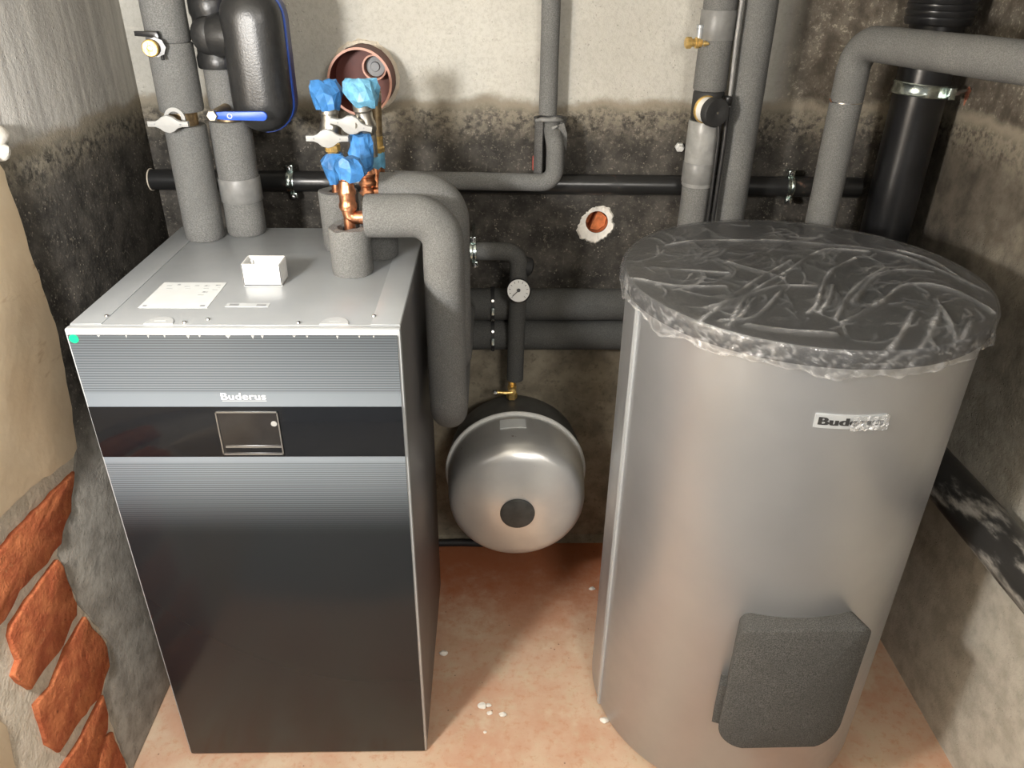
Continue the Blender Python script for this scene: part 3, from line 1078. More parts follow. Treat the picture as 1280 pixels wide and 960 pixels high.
SX, SZ = .268, 1.582
fl = [(.455 + .055 * (1 - math.sin(t_)), .020 + .045 * math.cos(t_) ** .8 if False else .012 + .052 * math.sqrt(max(0, 1 - math.sin(t_) ** 2.4)), .085 + .060 * math.sqrt(max(0, 1 - math.sin(t_) ** 2.4))) for t_ in [PI / 2 * k / 10 for k in range(10, -1, -1)]]
obj('front_shell', loft_stadium(SX, SZ, fl), M['eps'], sp_, angle=60)
obj('blue_rim', loft_stadium(SX, SZ, [(.5105, .066, .147), (.516, .0675, .1485), (.522, .066, .147)]), M['blue'], sp_)
obj('rear_shell', loft_stadium(SX, SZ, [(.5225, .066, .147), (.55, .066, .147), (.572, .058, .139), (.585, .035, .11)]), M['navy'], sp_, angle=60)
bm = LATHE([(0, 0), (.046, 0), (.0475, .004), (.0475, .022), (.044, .030), (.044, .100), (.0475, .108), (.0475, .132), (.046, .136), (0, .136)], (BX, BY, 1.5625), 'Z', 40)
obj('pipe_collar', bm, M['eps'], sp_)
obj('branch', LATHE([(0, 0), (.040, .002), (.044, .02), (.040, .05), (.040, .075), (0, .075)], (BX + .005, .520, 1.63), (1, -.12, 0), 32), M['eps'], sp_)
obj('boss', LATHE([(0, .052), (.022, .050), (.033, .044), (.038, .034), (.038, 0), (0, 0)], (BX, .545, 1.630), 'Y', 32), M['eps'], sp_)


# valve handles
def wing_outline(w_, r_, h_):
    q = [(w_, h_ * .9), (r_ * 1.45, h_ * .95), (r_ * 1.02, h_ * 1.45), (r_ * .62, r_ * .80), (0, r_)]
    top = q + [(-a, b) for a, b in q[-2::-1]]
    return top + [(a, -b) for a, b in top[::-1]]


def wing_valve(name, label, c, hy, w_=.043, r_=.0185, tilt=0.0, parts=()):
    o = thing(name, label, 'valve', c)
    pl = wing_outline(w_, r_, .0062)
    ct, st_ = math.cos(tilt), math.sin(tilt)
    pl = [(c[0] + a * ct - b * st_, c[2] + a * st_ + b * ct) for a, b in pl]
    h_ = obj('handle', PRISM(pl, XZ(hy), 0, .009, .002), M['grey_white'], o, label='pale grey wing handle')
    obj('rivet', LATHE(disc(.0018, 0, .0006), (c[0] - .027 * ct, hy - .009, c[2] - .027 * st_), 'Y', 10), M['ink'], h_)
    obj('rivet', LATHE(disc(.0018, 0, .0006), (c[0] + .027 * ct, hy - .009, c[2] + .027 * st_), 'Y', 10), M['ink'], h_)
    return o


o = wing_valve('wing_valve', 'pale wing handle valve on the leftmost pipe above the cabinet', (.078, .44, 1.4625), .452)
obj('stem', LATHE([(0, 0), (.014, 0), (.014, .03), (.0, .03)], (.078, .482, 1.4625), 'Y', 20), M['dull_brass'], o)
obj('collar_ring', LATHE(ringprof(.014, .022, 0, .006), (.084, .478, 1.470), 'Y', 28, True), M['grey_white'], o)

lv = thing('lever_valve', 'valve with a flat blue lever in front of the black shell', 'valve', (.18, .44, 1.475))
obj('stem', LATHE([(0, 0), (.011, 0), (.011, .088), (0, .088)], (.180, .528, 1.4825), 'Y', 18), M['dull_brass'], lv)
obj('nut', LATHE([(0, 0), (.0115, 0), (.012, .002), (.012, .009), (.010, .011), (0, .011)], (.180, .436, 1.4835), 'Y', 6), M['chrome'], lv, angle=20)
lev = []
for k in range(9):
    a = -PI / 2 + PI * k / 8
    lev.append((.284 + .0095 * math.cos(a), 1.483 + .0095 * math.sin(a)))
lev += [(.205, 1.4915), (.178, 1.4895), (.174, 1.4835), (.178, 1.4775), (.205, 1.4745)]
hd = obj('lever', PRISM(lev, XZ(.436), 0, .006, .0015), M['blue'], lv, label='flat blue lever')
bm = LATHE(ringprof(.0035, .0055, 0, .0008), (.216, .430, 1.483), 'Y', 16, True)
obj('lever_mark', bm, M['ink_faint'], hd)

tp_ = thing('drain_tap', 'small black drain tap with a brass cap on the leftmost pipe', 'tap', (.075, .44, 1.60))
obj('tap_body', LATHE([(0, 0), (.015, 0), (.015, .012), (.019, .014), (.019, .026), (0, .026)], (.077, .480, 1.612), (.15, -1, 0), 8), M['black'], tp_, angle=20)
obj('brass_cap', LATHE([(0, .026), (.0165, .026), (.0165, .036), (.0145, .038), (.006, .038), (.005, .0365), (0, .0365)], (.071, .480, 1.611), (.05, -1, 0), 32), M['brass'], tp_)
obj('lever', PRISM([(.040, 1.641), (.086, 1.641), (.089, 1.634), (.089, 1.622), (.078, 1.622), (.072, 1.630), (.040, 1.632)], XZ(.470), 0, .011, .002), M['black'], tp_)
obj('nipple', TUBE([(.088, .462, 1.606), (.090, .456, 1.588)], .0035, 10), M['black'], tp_)

# manifold stubs: hollow foam
def stub(label, x_, y_, z1, r, ri, rough_top, seed):
    bm = bmesh.new()
    seg = 40
    prof = [(ri, HH + .0005), (r - .001, HH + .0005), (r, HH + .006), (r, HH + .02), (r, (HH + z1) / 2), (r, z1 - .003), (r - .002, z1), (ri, z1), (ri, z1 - .04)]
    lathe(bm, prof, (x_, y_, 0), 'Z', seg, True)
    for v in bm.verts:
        if v.co.z > z1 - .01:
            v.co.z += rough_top * noise.noise(v.co * 45 + Vector((seed, 0, 0)))
        d = Vector((v.co.x - x_, v.co.y - y_, 0))
        v.co += d.normalized() * .0014 * noise.noise(v.co * 30 + Vector((seed, 0, 0)))
    return obj('foam_stub', bm, M['foam'], label=label, cat='pipe insulation')


stub('short grey foam sleeve, nearest of three standing on the cabinet top', .470, .294, 1.290, .0435, .024, .006, 1)
stub('short grey foam sleeve, rear left of three on the cabinet top', .422, .452, 1.322, .0430, .020, .004, 2)
stub('shaded short grey foam sleeve, rear right of three on the cabinet top', .512, .402, 1.270, .0430, .020, .004, 3)

# thick foam elbows
FX = .664
p1 = fillet([(.507, .294, 1.312), (FX, .294, 1.314), (FX, .294, .824), (FX, .762, .822), (1.38, .762, .822)], [.062, .055, .055], 12)
o = thing('insulated_pipe', 'nearest thick grey foam pipe bending down beside the heat pump', 'pipe', (FX, .294, .80))
i_cut = next(i for i, p in enumerate(p1) if p.y > .6)
obj('foam_elbow', TUBE(dense(p1[:i_cut] + [Vector((FX, .68, .822))], .025), .0440, 40, True, .0012, 2), M['foam'], o)
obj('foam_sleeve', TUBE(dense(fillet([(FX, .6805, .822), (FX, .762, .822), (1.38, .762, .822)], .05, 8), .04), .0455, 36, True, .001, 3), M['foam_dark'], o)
RXX = .672
p2 = fillet([(.524, .402, 1.330), (RXX, .408, 1.328), (RXX, .408, .916), (RXX, .762, .916), (1.38, .762, .916)], [.062, .055, .055], 12)
o = thing('insulated_pipe', 'rear thick grey foam pipe bending down behind the nearest foam pipe', 'pipe', (RXX, .408, .88))
obj('foam_elbow', TUBE(dense([p for p in p2 if p.y < .69] + [Vector((RXX, .69, .916))], .025), .0440, 40, True, .0012, 5), M['foam'], o)
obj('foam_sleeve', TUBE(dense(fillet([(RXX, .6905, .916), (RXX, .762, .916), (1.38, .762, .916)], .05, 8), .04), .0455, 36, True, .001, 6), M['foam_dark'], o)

# copper fittings
cf = thing('copper_fitting', 'bright copper tee in the nearest foam sleeve', 'pipe fitting', (.472, .294, 1.25))
obj('copper_pipe', TUBE([(.472, .294, 1.245), (.472, .294, 1.42)], .0115, 24), M['copper'], cf)
bm = LATHE([(.011, 1.325), (.0165, 1.325), (.0185, 1.330), (.0185, 1.337), (.0165, 1.341), (.0165, 1.355), (.0185, 1.358), (.0185, 1.364), (.016, 1.369), (.0135, 1.385), (.011, 1.387)], (.472, .294, 0), 'Z', 28)
obj('press_collar', bm, M['copper'], cf)
obj('copper_branch', TUBE(fillet([(.472, .294, 1.335), (.472, .294, 1.308), (.506, .294, 1.309)], .012, 6), .0135, 24), M['copper'], cf)

cf = thing('copper_fitting', 'copper tee with press rings behind the nearest copper tee', 'pipe fitting', (.498, .402, 1.25))
obj('copper_pipe', TUBE([(.498, .402, 1.235), (.498, .402, 1.425)], .0115, 24), M['copper'], cf)
prof = [(.011, 1.322)]
for z_ in (1.326, 1.345, 1.364):
    prof += [(.0155, z_), (.0185, z_ + .004), (.0185, z_ + .009), (.0155, z_ + .013)]
prof += [(.011, 1.384)]
obj('press_collar', LATHE(prof, (.498, .402, 0), 'Z', 28), M['copper'], cf)
obj('copper_branch', TUBE([(.498, .402, 1.330), (.523, .402, 1.330)], .0125, 20), M['copper'], cf)


def tape_wrap(bm, c, rings, seed, seg=13, pinch=0.0):
    """crumpled tape: pleats run lengthwise, one or two corners stick out; rings are (dx, dy, dz, r)"""
    random.seed(seed)
    pleat = [random.uniform(.80, 1.12) if k % 2 else random.uniform(.95, 1.22) for k in range(seg)]
    for k in random.sample(range(seg), 2):
        pleat[k] *= 1.22
    tw = random.uniform(-.5, .5)
    sq = random.uniform(0, PI)
    rs = []
    n_ = len(rings)
    for q, (dx, dy, dz, r) in enumerate(rings):
        ring = []
        fl = 1 - pinch * (q / (n_ - 1)) ** 2
        for k in range(seg):
            a = 2 * PI * k / seg + tw * q / n_
            rr = r * (1 + (pleat[k] - 1) * random.uniform(.1, 1.5)) * random.uniform(.93, 1.07)
            lx, ly = rr * math.cos(a - sq), rr * math.sin(a - sq) * fl
            if pinch:
                lx *= 1 + .25 * pinch * (q / (n_ - 1)) ** 2
            ring.append(bm.verts.new((c[0] + dx + lx * math.cos(sq) - ly * math.sin(sq), c[1] + dy + lx * math.sin(sq) + ly * math.cos(sq), c[2] + dz + random.uniform(-.0042, .0042))))
        rs.append(ring)
    for a, b in zip(rs, rs[1:]):
        for k in range(seg):
            k2 = (k + 1) % seg
            if random.random() < .5:
                bm.faces.new((a[k], a[k2], b[k2])); bm.faces.new((a[k], b[k2], b[k]))
            else:
                bm.faces.new((a[k], a[k2], b[k])); bm.faces.new((a[k2], b[k2], b[k]))
    for ring in (rs[0], rs[-1]):
        cc = sum((v.co for v in ring), Vector()) / seg
        cvx = bm.verts.new(cc)
        for k in range(seg):
            bm.faces.new((ring[k], ring[(k + 1) % seg], cvx))
    return bm


def tape(label, bm, m):
    return obj('masking_tape', bm, m, label=label, cat='tape', flat=True)


# valve 1 over the rear left stub
v1 = wing_valve('wing_valve', 'front wing handle valve under a blue taped cap above the cabinet', (.424, .40, 1.4475), .392, .044, .0195)
obj('copper_pipe', TUBE([(.421, .446, 1.285), (.421, .446, 1.40)], .0105, 20), M['copper'], v1)
obj('brass_tail', LATHE([(.0, 1.398), (.012, 1.398), (.012, 1.408), (.017, 1.410), (.017, 1.424), (.013, 1.427), (.013, 1.436), (0, 1.436)], (.421, .446, 0), 'Z', 8), M['brass'], v1, angle=20)
obj('valve_body', LATHE([(0, 1.436), (.017, 1.436), (.021, 1.443), (.023, 1.455), (.021, 1.468), (.018, 1.474), (.018, 1.486), (.0205, 1.488), (.0205, 1.508), (0, 1.508)], (.421, .446, 0), 'Z', 28), M['nickel'], v1)
obj('handle_stem', LATHE(disc(.009, 0, .035), (.421, .428, 1.450), 'Y', 16), M['nickel'], v1)
tape('blue tape cap on the leftmost valve of the manifold', tape_wrap(bmesh.new(), (.421, .440, 0), [(0, 0, 1.498, .024), (0, 0, 1.512, .029), (-.001, 0, 1.530, .031), (-.004, 0, 1.544, .027), (-.005, 0, 1.553, .024)], 3, 14, .6), M['ltape'])

# valve 2 behind, leaning left
v2 = wing_valve('wing_valve', 'rear wing handle valve tilted in front of the red-brown wall pipe', (.473, .395, 1.472), .408, .044, .0195, -.20)
obj('valve_body', LATHE([(0, 0), (.016, 0), (.021, .010), (.022, .022), (.018, .034), (.018, .048), (.021, .052), (.021, .066), (0, .066)], (.500, .440, 1.445), (-.10, -.05, 1), 28), M['nickel'], v2)
obj('handle_stem', TUBE([(.478, .402, 1.472), (.502, .437, 1.470)], .009, 16), M['nickel'], v2)
obj('tail', TUBE([(.507, .44, 1.40), (.506, .44, 1.447)], .012, 18), M['nickel'], v2)
tape('pale blue tape cap inside the outline of the red-brown wall pipe', tape_wrap(bmesh.new(), (.500, .430, 0), [(.004, 0, 1.506, .020), (-.002, 0, 1.520, .029), (-.008, 0, 1.537, .031), (-.010, 0, 1.550, .027), (-.006, 0, 1.558, .024)], 8, 14, .55), M['ltape_pale'])
tape('dark blue tape strip wound round the pipe under the rear wing valve', tape_wrap(bmesh.new(), (.496, .402, 0), [(-.003, 0, 1.378, .016), (-.004, 0, 1.392, .021), (-.004, 0, 1.412, .023), (-.004, .004, 1.432, .022), (-.004, .008, 1.452, .018)], 12), M['ltape'])
tape('blue tape bunched round the front copper pipe', tape_wrap(bmesh.new(), (.478, .296, 0), [(.002, 0, 1.386, .020), (.006, 0, 1.398, .026), (.004, 0, 1.412, .027), (0, 0, 1.424, .022), (-.004, 0, 1.430, .017)], 21), M['ltape'])
tape('blue tape hanging round the rear left copper pipe', tape_wrap(bmesh.new(), (.421, .446, 0), [(.002, -.005, 1.342, .013), (0, -.005, 1.356, .018), (-.004, -.004, 1.376, .022), (-.004, -.003, 1.392, .024), (.002, 0, 1.404, .018)], 30), M['ltape'])

# thin riser at the right of the manifold
rs_ = thing('thin_riser', 'thin brownish vertical fitting at the right of the manifold', 'pipe', (.514, .475, 1.31))
obj('copper_pipe', TUBE([(.512, .475, 1.325), (.512, .475, 1.385)], .0145, 22), M['copper'], rs_)
obj('brass_joint', LATHE([(0, 1.400), (.013, 1.400), (.0155, 1.404), (.0155, 1.412), (.013, 1.415), (.013, 1.436), (.010, 1.440), (0, 1.440)], (.514, .475, 0), 'Z', 20), M['brass'], rs_)
obj('rod', TUBE([(.514, .475, 1.436), (.517, .475, 1.530)], .0125, 18), M['dull_brass'], rs_)
obj('rod_head', LATHE([(0, 1.508), (.012, 1.508), (.013, 1.512), (.013, 1.524), (.008, 1.528), (.007, 1.545), (0, 1.547)], (.517, .475, 0), 'Z', 16), M['nickel'], rs_)
tape('short blue tape band on the thin riser', tape_wrap(bmesh.new(), (.512, .475, 0), [(0, 0, 1.370, .0165), (0, 0, 1.385, .0170), (.001, 0, 1.401, .0165)], 14), M['ltape_pale'])

# red-brown wall sleeve
ws = thing('wall_sleeve', 'red-brown plastic pipe end sticking out of the back wall', 'pipe', (.445, .77, 1.43))
obj('sleeve_pipe', LATHE([(.0725, -.02), (.0775, -.02), (.0775, .090), (.0725, .090)], (.446, YB, 1.513), 'Y', 72, True), M['kg'], ws)
obj('cut_edge', LATHE(ringprof(.0722, .0778, .0895, .0915), (.446, YB, 1.513), 'Y', 72, True), M['kg_edge'], ws)
obj('back_disc', LATHE(disc(.0724, .001, .004), (.446, YB, 1.513), 'Y', 60), M['kg'], ws)
ip = obj('inner_pipe', LATHE(ringprof(.026, .030, .004, .045), (.477, YB, 1.541), 'Y', 40, True), M['kg_edge'], ws)
obj('pipe_end', LATHE([(0, .02), (.0235, .02), (.0235, .023), (.012, .024), (.010, .030), (0, .030)], (.477, YB, 1.541), 'Y', 32), M['ink'], ip)
bm = LATHE([(.0778, .0), (.088, .0), (.085, .004), (.0778, .006)], (.446, YB, 1.513), 'Y', 60, True)
random.seed(7)
for v in bm.verts:
    v.co += Vector((random.uniform(-.002, .002), 0, random.uniform(-.002, .002)))
obj('plaster_collar', bm, M['mortar'], ws)

# black horizontal waste pipe along the back wall
BPY, BPZ = .778, 1.256
pipe('waste_pipe', 'thin black plastic pipe running along the back wall', [
    ('black_pipe', TUBE([(-.134, BPY, BPZ + .004), (1.752, BPY, BPZ - .004)], .0265, 32), M['scuffed_black']),
    ('wall_collar', LATHE(ringprof(.0268, .0288, 0, .003), (-.129, BPY, BPZ + .004), 'X', 32, True), M['mortar'])])


def pipe_clamp(label, x_, y_, z_, r, w_, group=None):
    o = thing('pipe_clamp', label, 'clamp', (x_, y_, z_ - r - .03), group)
    obj('band', LATHE([(r, -w_ / 2), (r + .003, -w_ / 2), (r + .0035, -w_ * .2), (r + .002, 0), (r + .0035, w_ * .2), (r + .003, w_ / 2), (r, w_ / 2)], (x_, y_, z_), 'X', 40, True), M['zinc'], o)
    obj('lug', BOX((x_ - w_ / 2, y_ - .012, z_ + r + .001), (x_ + w_ / 2, y_ - .003, z_ + r + .018), .002), M['zinc'], o)
    obj('lug', BOX((x_ - w_ / 2 + .004, y_ - .014, z_ - r - .016), (x_ + w_ / 2 + .004, y_ - .003, z_ - r - .001), .002), M['zinc'], o)
    obj('screw', LATHE([(0, .008), (.005, .007), (.007, .003), (.007, 0), (0, 0)], (x_, y_ - .012, z_ + r + .011), 'Y', 12), M['chrome'], o)
    obj('screw', LATHE([(0, .010), (.005, .009), (.007, .004), (.007, 0), (0, 0)], (x_ + .004, y_ - .014, z_ - r - .009), 'Y', 12), M['chrome'], o)
    obj('wall_stud', TUBE([(x_, y_ - .004, z_ + r + .010), (x_, YB - .001, z_ + r + .010)], .004, 10), M['zinc'], o)
    return o


pipe_clamp('zinc pipe clamp on the black waste pipe, left of the manifold', .238, BPY, BPZ + .002, .0268, .018)
pipe_clamp('zinc pipe clamp on the black waste pipe, right of the paired pipes', 1.560, BPY, BPZ - .003, .0268, .018)

# grey jog pipe and vertical foam pipe, centre
jp = thing('insulated_pipe', 'slim grey foam pipe running sideways then turning up at the centre', 'pipe', (.70, .70, 1.25))
obj('foam_sleeve', TUBE(dense(fillet([(.520, .700, 1.284), (.926, .700, 1.279), (.924, .700, 1.372), (.916, .762, 1.412)], [.035, .03], 10), .02), .0222, 32, True, .0008, 3), M['foam'], jp)
vp = thing('insulated_pipe', 'slim grey foam pipe rising up the middle of the back wall', 'pipe', (.905, .763, 1.43))
obj('foam_sleeve', TUBE(dense([(.907, .763, 1.436), (.903, .763, ZC)], .04), .0228, 32, True, .0008, 8), M['foam'], vp)
# open foam casing behind the jog
fc = thing('foam_casing', 'torn open grey foam casing behind the upturned slim pipe', 'pipe insulation', (.912, .76, 1.285))
bm = bmesh.new()
rows = []
for k in range(25):
    a = math.radians(48 + 282 * k / 24)            # from the viewer, open at the front
    row = []
    for j in range(9):
        z_ = 1.287 + .140 * j / 8
        r = .0395 + .004 * noise.noise(Vector((math.cos(a) * 2, math.sin(a) * 2, z_ * 14))) + (.003 if j == 8 else 0)
        row.append((a, r, z_))
    rows.append(row)
vin = [[bm.verts.new((.914 + math.sin(a) * (r - .008), .768 - math.cos(a) * (r - .008) * .95, z_)) for a, r, z_ in row] for row in rows]
vou = [[bm.verts.new((.914 + math.sin(a) * r, .768 - math.cos(a) * r * .95, z_)) for a, r, z_ in row] for row in rows]
for i in range(24):
    for j in range(8):
        bm.faces.new((vin[i][j], vin[i + 1][j], vin[i + 1][j + 1], vin[i][j + 1]))
        bm.faces.new((vou[i][j], vou[i][j + 1], vou[i + 1][j + 1], vou[i + 1][j]))
    bm.faces.new((vin[i][0], vou[i][0], vou[i + 1][0], vin[i + 1][0]))
    bm.faces.new((vin[i][8], vin[i + 1][8], vou[i + 1][8], vou[i][8]))
for j in range(8):
    bm.faces.new((vin[0][j], vin[0][j + 1], vou[0][j + 1], vou[0][j]))
    bm.faces.new((vin[24][j], vou[24][j], vou[24][j + 1], vin[24][j + 1]))
obj('casing_shell', bm, M['casing'], fc)
obj('torn_lip', TUBE([(.876, .738, 1.424), (.888, .728, 1.429), (.905, .724, 1.428), (.922, .726, 1.430), (.936, .733, 1.427), (.943, .745, 1.424)], [.004, .006, .0055, .0075, .006, .003], 12, True, .002, 4), M['tape'], fc)
obj('torn_flap', PRISM([(.922, 1.414), (.946, 1.422), (.955, 1.395), (.955, 1.352), (.942, 1.378)], XZ(.728), 0, .006, .002), M['foam'], fc)
obj('pull_tab', TUBE([(.912, .722, 1.404), (.918, .716, 1.410), (.928, .714, 1.416)], [.003, .0045, .003], 10), M['tape'], fc)
obj('wall_plug', BOX((.873, YB - .020, 1.287), (.883, YB + .002, 1.322), .003), M['red'], label='small red plastic plug in the wall left of the foam casing', cat='wall plug')

# slim pipe to the vessel, with gauge
sv = thing('vessel_pipe', 'slim dark foam pipe dropping from a bend to the expansion vessel', 'pipe', (.83, .69, .71))
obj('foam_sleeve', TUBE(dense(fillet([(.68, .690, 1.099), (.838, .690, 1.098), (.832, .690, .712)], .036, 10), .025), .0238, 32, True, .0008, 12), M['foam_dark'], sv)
obj('elbow_end', LATHE([(0, 0), (.022, 0), (.026, .004), (.026, .022), (.020, .028), (0, .028)], (.846, .700, 1.056), (1, .2, -.35), 24), M['black_matt'], sv)
pipe_clamp('zinc pipe clamp on the slim vessel pipe beside the foam elbow', .716, .690, 1.099, .0242, .016)
for z_, lb in ((.916, 'zinc clamp on the upper of the two thick horizontal pipes'), (.822, 'zinc clamp on the lower of the two thick horizontal pipes')):
    o = thing('pipe_clamp', lb, 'clamp', (.768, .762, z_ - .06))
    obj('band', LATHE([(.0465, -.005), (.0495, -.005), (.0495, .005), (.0465, .005)], (.768, .762, z_), 'X', 40, True), M['black_matt'], o)
    obj('lug', BOX((.763, .704, z_ - .010), (.773, .714, z_ + .012), .002), M['zinc'], o)
    obj('screw', LATHE(disc(.004, 0, .004), (.768, .7135, z_ + .030), (0, -1, .5), 10), M['chrome'], o)
    obj('screw', LATHE(disc(.004, 0, .004), (.768, .7135, z_ - .026), (0, -1, -.5), 10), M['chrome'], o)

gd = Vector((-.06, -.92, .38)).normalized()
gc = Vector((.837, .652, 1.002))
ga = thing('pressure_gauge', 'round white pressure gauge on the slim vessel pipe', 'gauge', gc)
obj('case', LATHE([(0, -.018), (.030, -.018), (.0335, -.014), (.0335, .002), (.031, .004), (.030, .001), (0, .001)], gc, gd, 40), M['black'], ga)
obj('dial', LATHE(disc(.0298, .001, .0022), gc, gd, 40), M['white'], ga)
gx = Vector((1, 0, 0)); gx = (gx - gd * gx.dot(gd)).normalized(); gy = gd.cross(gx)
if gy.z < 0: gy = -gy
bm = bmesh.new()
for k in range(11):
    a = math.radians(225 - 27 * k)
    d_ = gx * math.cos(a) + gy * math.sin(a)
    tube(bm, [gc + gd * .0026 + d_ * .021, gc + gd * .0026 + d_ * .026], .0007, 6)
obj('scale_marks', bm, M['ink_dark'], ga)
d_ = gx * math.cos(math.radians(222)) + gy * math.sin(math.radians(222))
bm = TUBE([gc + gd * .0034 - d_ * .006, gc + gd * .0034 + d_ * .021], .0012, 8)
lathe(bm, disc(.005, .0022, .005), gc + gy * .001, gd, 16)
obj('needle', bm, M['ink_dark'], ga)
obj('gauge_tail', TUBE([gc - gd * .018, gc - gd * .030 + Vector((0, .004, 0))], .007, 12), M['brass'], ga)

# right-hand vertical pipes
CX, CY = 1.293, .700
cp = pipe('insulated_pipe', 'grey foam pipe with wrapped bands and a black valve, behind the tank', [
    ('foam_sleeve', vsleeve(CX, CY, .963, 1.275, .0375, seed=21), M['foam']),
    ('wrapped_band', vsleeve(CX, CY, 1.2755, 1.436, .0405, 'wrap', .002, 22, .002), M['wrap']),
    ('tape_ring', vsleeve(CX, CY, 1.285, 1.335, .0420, 'tape', .0006, 22, .001), M['tape']),
    ('valve_insulation', vsleeve(CX, CY, 1.437, 1.505, .0375, seed=23), M['black_matt']),
    ('foam_sleeve', vsleeve(CX, CY, 1.506, 1.622, .0395, seed=24), M['foam']),
    ('tape_band', vsleeve(CX, CY, 1.618, 1.682, .0420, 'tape', .0012, 25, .002), M['tape']),
    ('foam_sleeve', vsleeve(CX, CY, 1.680, ZC, .0390, seed=26), M['foam'])])
DX, DY = 1.384, .700
pipe('insulated_pipe', 'plain grey foam pipe right of the banded pipe behind the tank', [
    ('foam_sleeve', vsleeve(DX, DY, .963, 1.78, .0420, seed=31), M['foam']),
    ('foam_sleeve', vsleeve(DX, DY, 1.7805, ZC, .0420, seed=32), M['foam'])])
kv = thing('knob_valve', 'valve with a round black knob and white ring on the banded pipe', 'valve', (1.285, .64, 1.43))
kd = Vector((.34, -1, .0))
obj('label_ring', LATHE([(0, 0), (.029, 0), (.029, .034), (0, .034)], (1.2765, .664, 1.468), kd, 36), M['white'], kv)
obj('brass_ring', LATHE(ringprof(.0292, .032, .004, .010), (1.2765, .664, 1.468), kd, 36, True), M['brass'], kv)
obj('knob', LATHE([(0, .034), (.030, .034), (.0335, .037), (.0335, .054), (.031, .058), (.006, .0585), (.004, .0575), (0, .0575)], (1.2765, .664, 1.468), kd, 40), M['black_matt'], kv)
obj('knob_screw', LATHE(disc(.003, .0575, .0585), (1.2765, .664, 1.468), kd, 12), M['chrome'], kv)
obj('side_clip', BOX((1.318, .640, 1.478), (1.336, .668, 1.500), .004), M['black'], kv)
bt = thing('brass_drain_tap', 'small brass drain tap with grey cap on the banded pipe', 'tap', (1.24, .69, 1.60))
bm = LATHE([(0, 0), (.010, 0), (.010, .010), (.0125, .012), (.0125, .020), (.009, .022), (.009, .030), (.013, .032), (.013, .042), (.0105, .044), (0, .044)], (1.262, .690, 1.612), (-1, -.15, 0), 12)
obj('tap_body', bm, M['brass'], bt, angle=25)
obj('grey_cap', LATHE([(0, 0), (.0075, 0), (.0075, .022), (.009, .023), (.009, .030), (0, .030)], (1.250, .688, 1.620), 'Z', 16), M['steel_grey'], bt)
obj('nozzle', LATHE([(0, 0), (.007, 0), (.002, .012), (0, .012)], (1.258, .668, 1.612), (.9, -.4, 0), 12), M['brass'], bt)

obj('sensor_cable', TUBE([(1.312, .648, 1.440), (1.316, .645, 1.40), (1.318, .645, 1.20), (1.320, .655, .97)], .0042, 12), M['cable'], label='left of two black cables hanging beside the banded pipe', cat='cable')
obj('sensor_cable', TUBE([(1.330, .650, 1.475), (1.332, .648, 1.40), (1.331, .648, 1.20), (1.331, .658, .97)], .0055, 12), M['cable'], label='right, thicker of two black cables beside the banded pipe', cat='cable')
obj('conduit', TUBE([(1.341, .664, .97), (1.336, .664, 1.46), (1.331, .664, 1.62), (1.328, .664, ZC)], .0046, 14), M['grey_pvc'], label='thin pale grey conduit between the two tall foam pipes', cat='conduit')
obj('wall_nut', LATHE([(0, 0), (.012, 0), (.012, .012), (.007, .016), (.007, .028), (0, .030)], (1.262, YB, 1.348), 'Y', 6), M['white'], label='small white nut on the back wall left of the banded pipe', cat='nut', angle=20)

# pipe E with the long arm towards the viewer
ep = thing('insulated_pipe', 'grey foam pipe that bends over and runs out to the right', 'pipe', (1.592, .61, .9))
obj('foam_sleeve', TUBE(dense(fillet([(1.592, .605, .70), (1.592, .605, 1.625), (1.700, .150, 1.632), (1.86, -.55, 1.635)], [.062, 0], 14), .03), .0365, 40, True, .001, 41), M['foam'], ep)
obj('wire_tie', LATHE([(.0362, -.0012), (.0376, -.0012), (.0376, .0012), (.0362, .0012)], (1.592, .605, 1.497), 'Z', 40, True), M['chrome'], ep)
obj('wire_twist', TUBE([(1.5545, .600, 1.497), (1.549, .596, 1.504)], .0015, 8), M['copper'], ep)

# soil pipe
PX, PY = 1.822, .720
so_ = thing('soil_pipe', 'wide glossy black soil pipe standing in the right corner', 'pipe', (PX, PY, 0))
obj('black_pipe', LATHE([(0, 0), (.0615, 0), (.0615, 1.665), (0, 1.665)], (PX, PY, 0), 'Z', 64), M['black'], so_)
prof = [(.0617, 1.655), (.072, 1.655), (.0745, 1.660)]
for k in range(22):
    z_ = 1.664 + k * .0135
    prof += [(.0745, z_), (.0760, z_ + .003), (.0760, z_ + .008), (.0735, z_ + .0105)]
prof += [(.074, ZC), (.0617, ZC)]
obj('ribbed_coupling', LATHE(prof, (PX, PY, 0), 'Z', 64), M['black'], so_)
pc = thing('pipe_clamp', 'wide zinc clamp round the glossy black soil pipe', 'clamp', (PX, PY, 1.50))
zc_ = 1.512
bm = bmesh.new()
lathe(bm, [(.062, -.0145), (.0665, -.0145), (.0675, -.012), (.066, -.009), (.065, 0), (.066, .009), (.0675, .012), (.0665, .0145), (.062, .0145)], (PX, PY, zc_), (.06, 0, 1), 64, True)
obj('band', bm, M['zinc'], pc)
obj('lug', BOX((PX + .030, PY - .078, zc_ - .016), (PX + .047, PY - .052, zc_ + .012), .003), M['zinc'], pc)
obj('bolt', TUBE([(PX + .040, PY - .062, zc_ - .004), (PX + .078, PY - .030, zc_ - .006)], .0055, 12), M['chrome'], pc)
obj('wall_rod', TUBE([(PX + .066, PY - .028, zc_ - .006), (XR - .0005, PY - .012, zc_ - .002)], .0042, 12), M['chrome'], pc)
bm = bmesh.new()
random.seed(11)
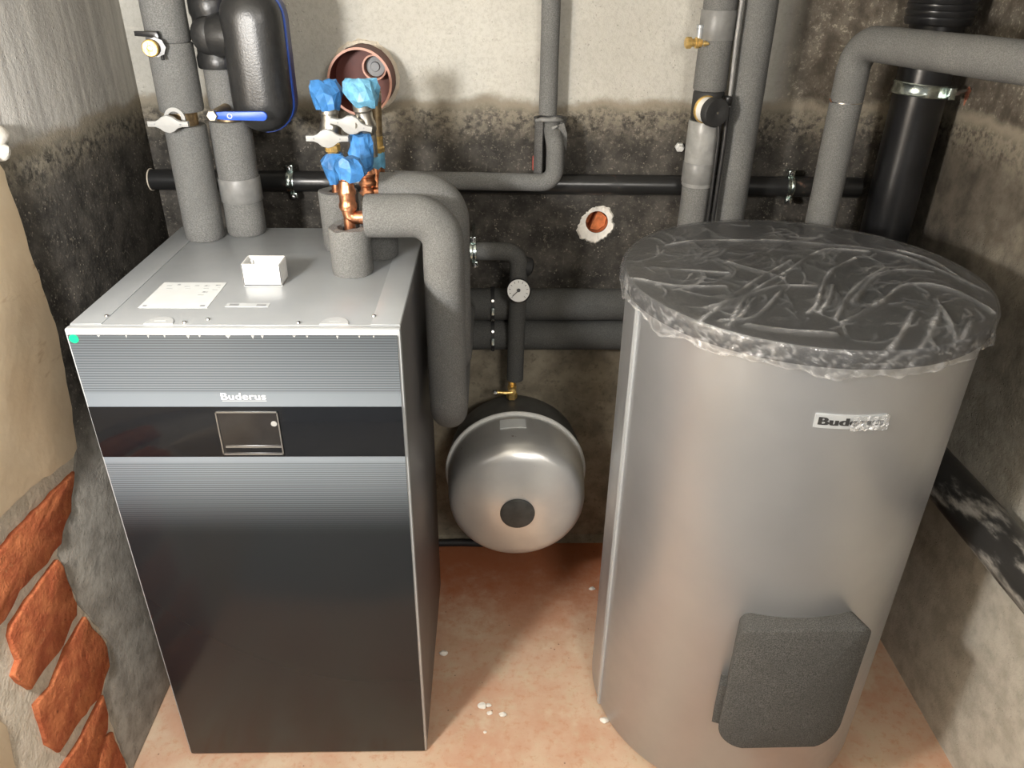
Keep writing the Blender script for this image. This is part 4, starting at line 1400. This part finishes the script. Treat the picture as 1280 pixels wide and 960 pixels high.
pl = [(PY - .012 + .009 * math.cos(a) * random.uniform(.6, 1.4), zc_ - .004 + (.010 if math.sin(a) > 0 else .030) * math.sin(a) * random.uniform(.55, 1.25)) for a in [2 * PI * k / 18 for k in range(18)]]
prism(bm, pl, lambda a, b, d: Vector((XR - d, a, b)), -.001, .0015)
obj('drill_dust', bm, M['orange_dust'], bpy.data.objects['wall_right'], label='orange brick dust under the drilled fixing')

obj('drain_pipe', TUBE(dense([(1.868, .64, .682), (1.868, -1.6, .690)], .05), .0545, 48, True, .0006, 3), M['dusty_black'], label='dusty black drain pipe running along the right wall behind the tank', cat='pipe')

# plaster lump at the left edge
cc = thing('plaster_lump', 'small chipped white plaster lump at the left edge of the wall', 'plaster lump', (-.12, .185, 1.44))
random.seed(20)


def lump(c, s, seed, sub=2):
    bm = bmesh.new()
    bmesh.ops.create_icosphere(bm, subdivisions=sub, radius=1)
    for v in bm.verts:
        k = 1 + .35 * noise.noise(v.co * 1.6 + Vector((seed, seed * 2, 0)))
        v.co = Vector((c[0] + v.co.x * s[0] * k, c[1] + v.co.y * s[1] * k, c[2] + v.co.z * s[2] * k))
    return bm


obj('upper_lump', lump((-.124, .180, 1.490), (.018, .024, .018), 3), M['chip'], cc)
obj('lower_lump', lump((-.122, .176, 1.462), (.016, .018, .016), 5), M['chip'], cc)

obj('hose', TUBE(fillet([(.56, .785, .016), (.66, .788, .015), (.735, .786, .013)], .05), .013, 14), M['black_matt'], label='short black hose lying on the floor along the back wall', cat='hose')

# crumbs on the floor
for i, (x_, y_, s, lb) in enumerate([(.740, .134, .013, 'largest white plaster crumb on the floor between cabinet and tank'),
                                     (.757, .137, .008, 'white plaster crumb touching the largest crumb on its right'),
                                     (.760, .112, .008, 'middle white plaster crumb in the small cluster on the floor'),
                                     (.795, .106, .010, 'rightmost white plaster crumb of the cluster on the floor'),
                                     (.748, .055, .005, 'tiny white crumb nearest the viewer on the floor'),
                                     (1.066, .085, .012, 'white plaster crumb against the foot of the tank'),
                                     (.625, .315, .013, 'grey-white crumb at the right side of the cabinet'),
                                     (1.088, .575, .010, 'black and white crumb on the floor left of the tank')]):
    bm = lump((x_, y_, s * .35), (s, s * .75, s * .42), i * 1.7, 2)
    mz = min(v.co.z for v in bm.verts)
    for v in bm.verts:
        v.co.z -= mz
    obj('plaster_crumb', bm, M['chip'], label=lb, cat='crumb', group='plaster crumbs on the floor', flat=True)
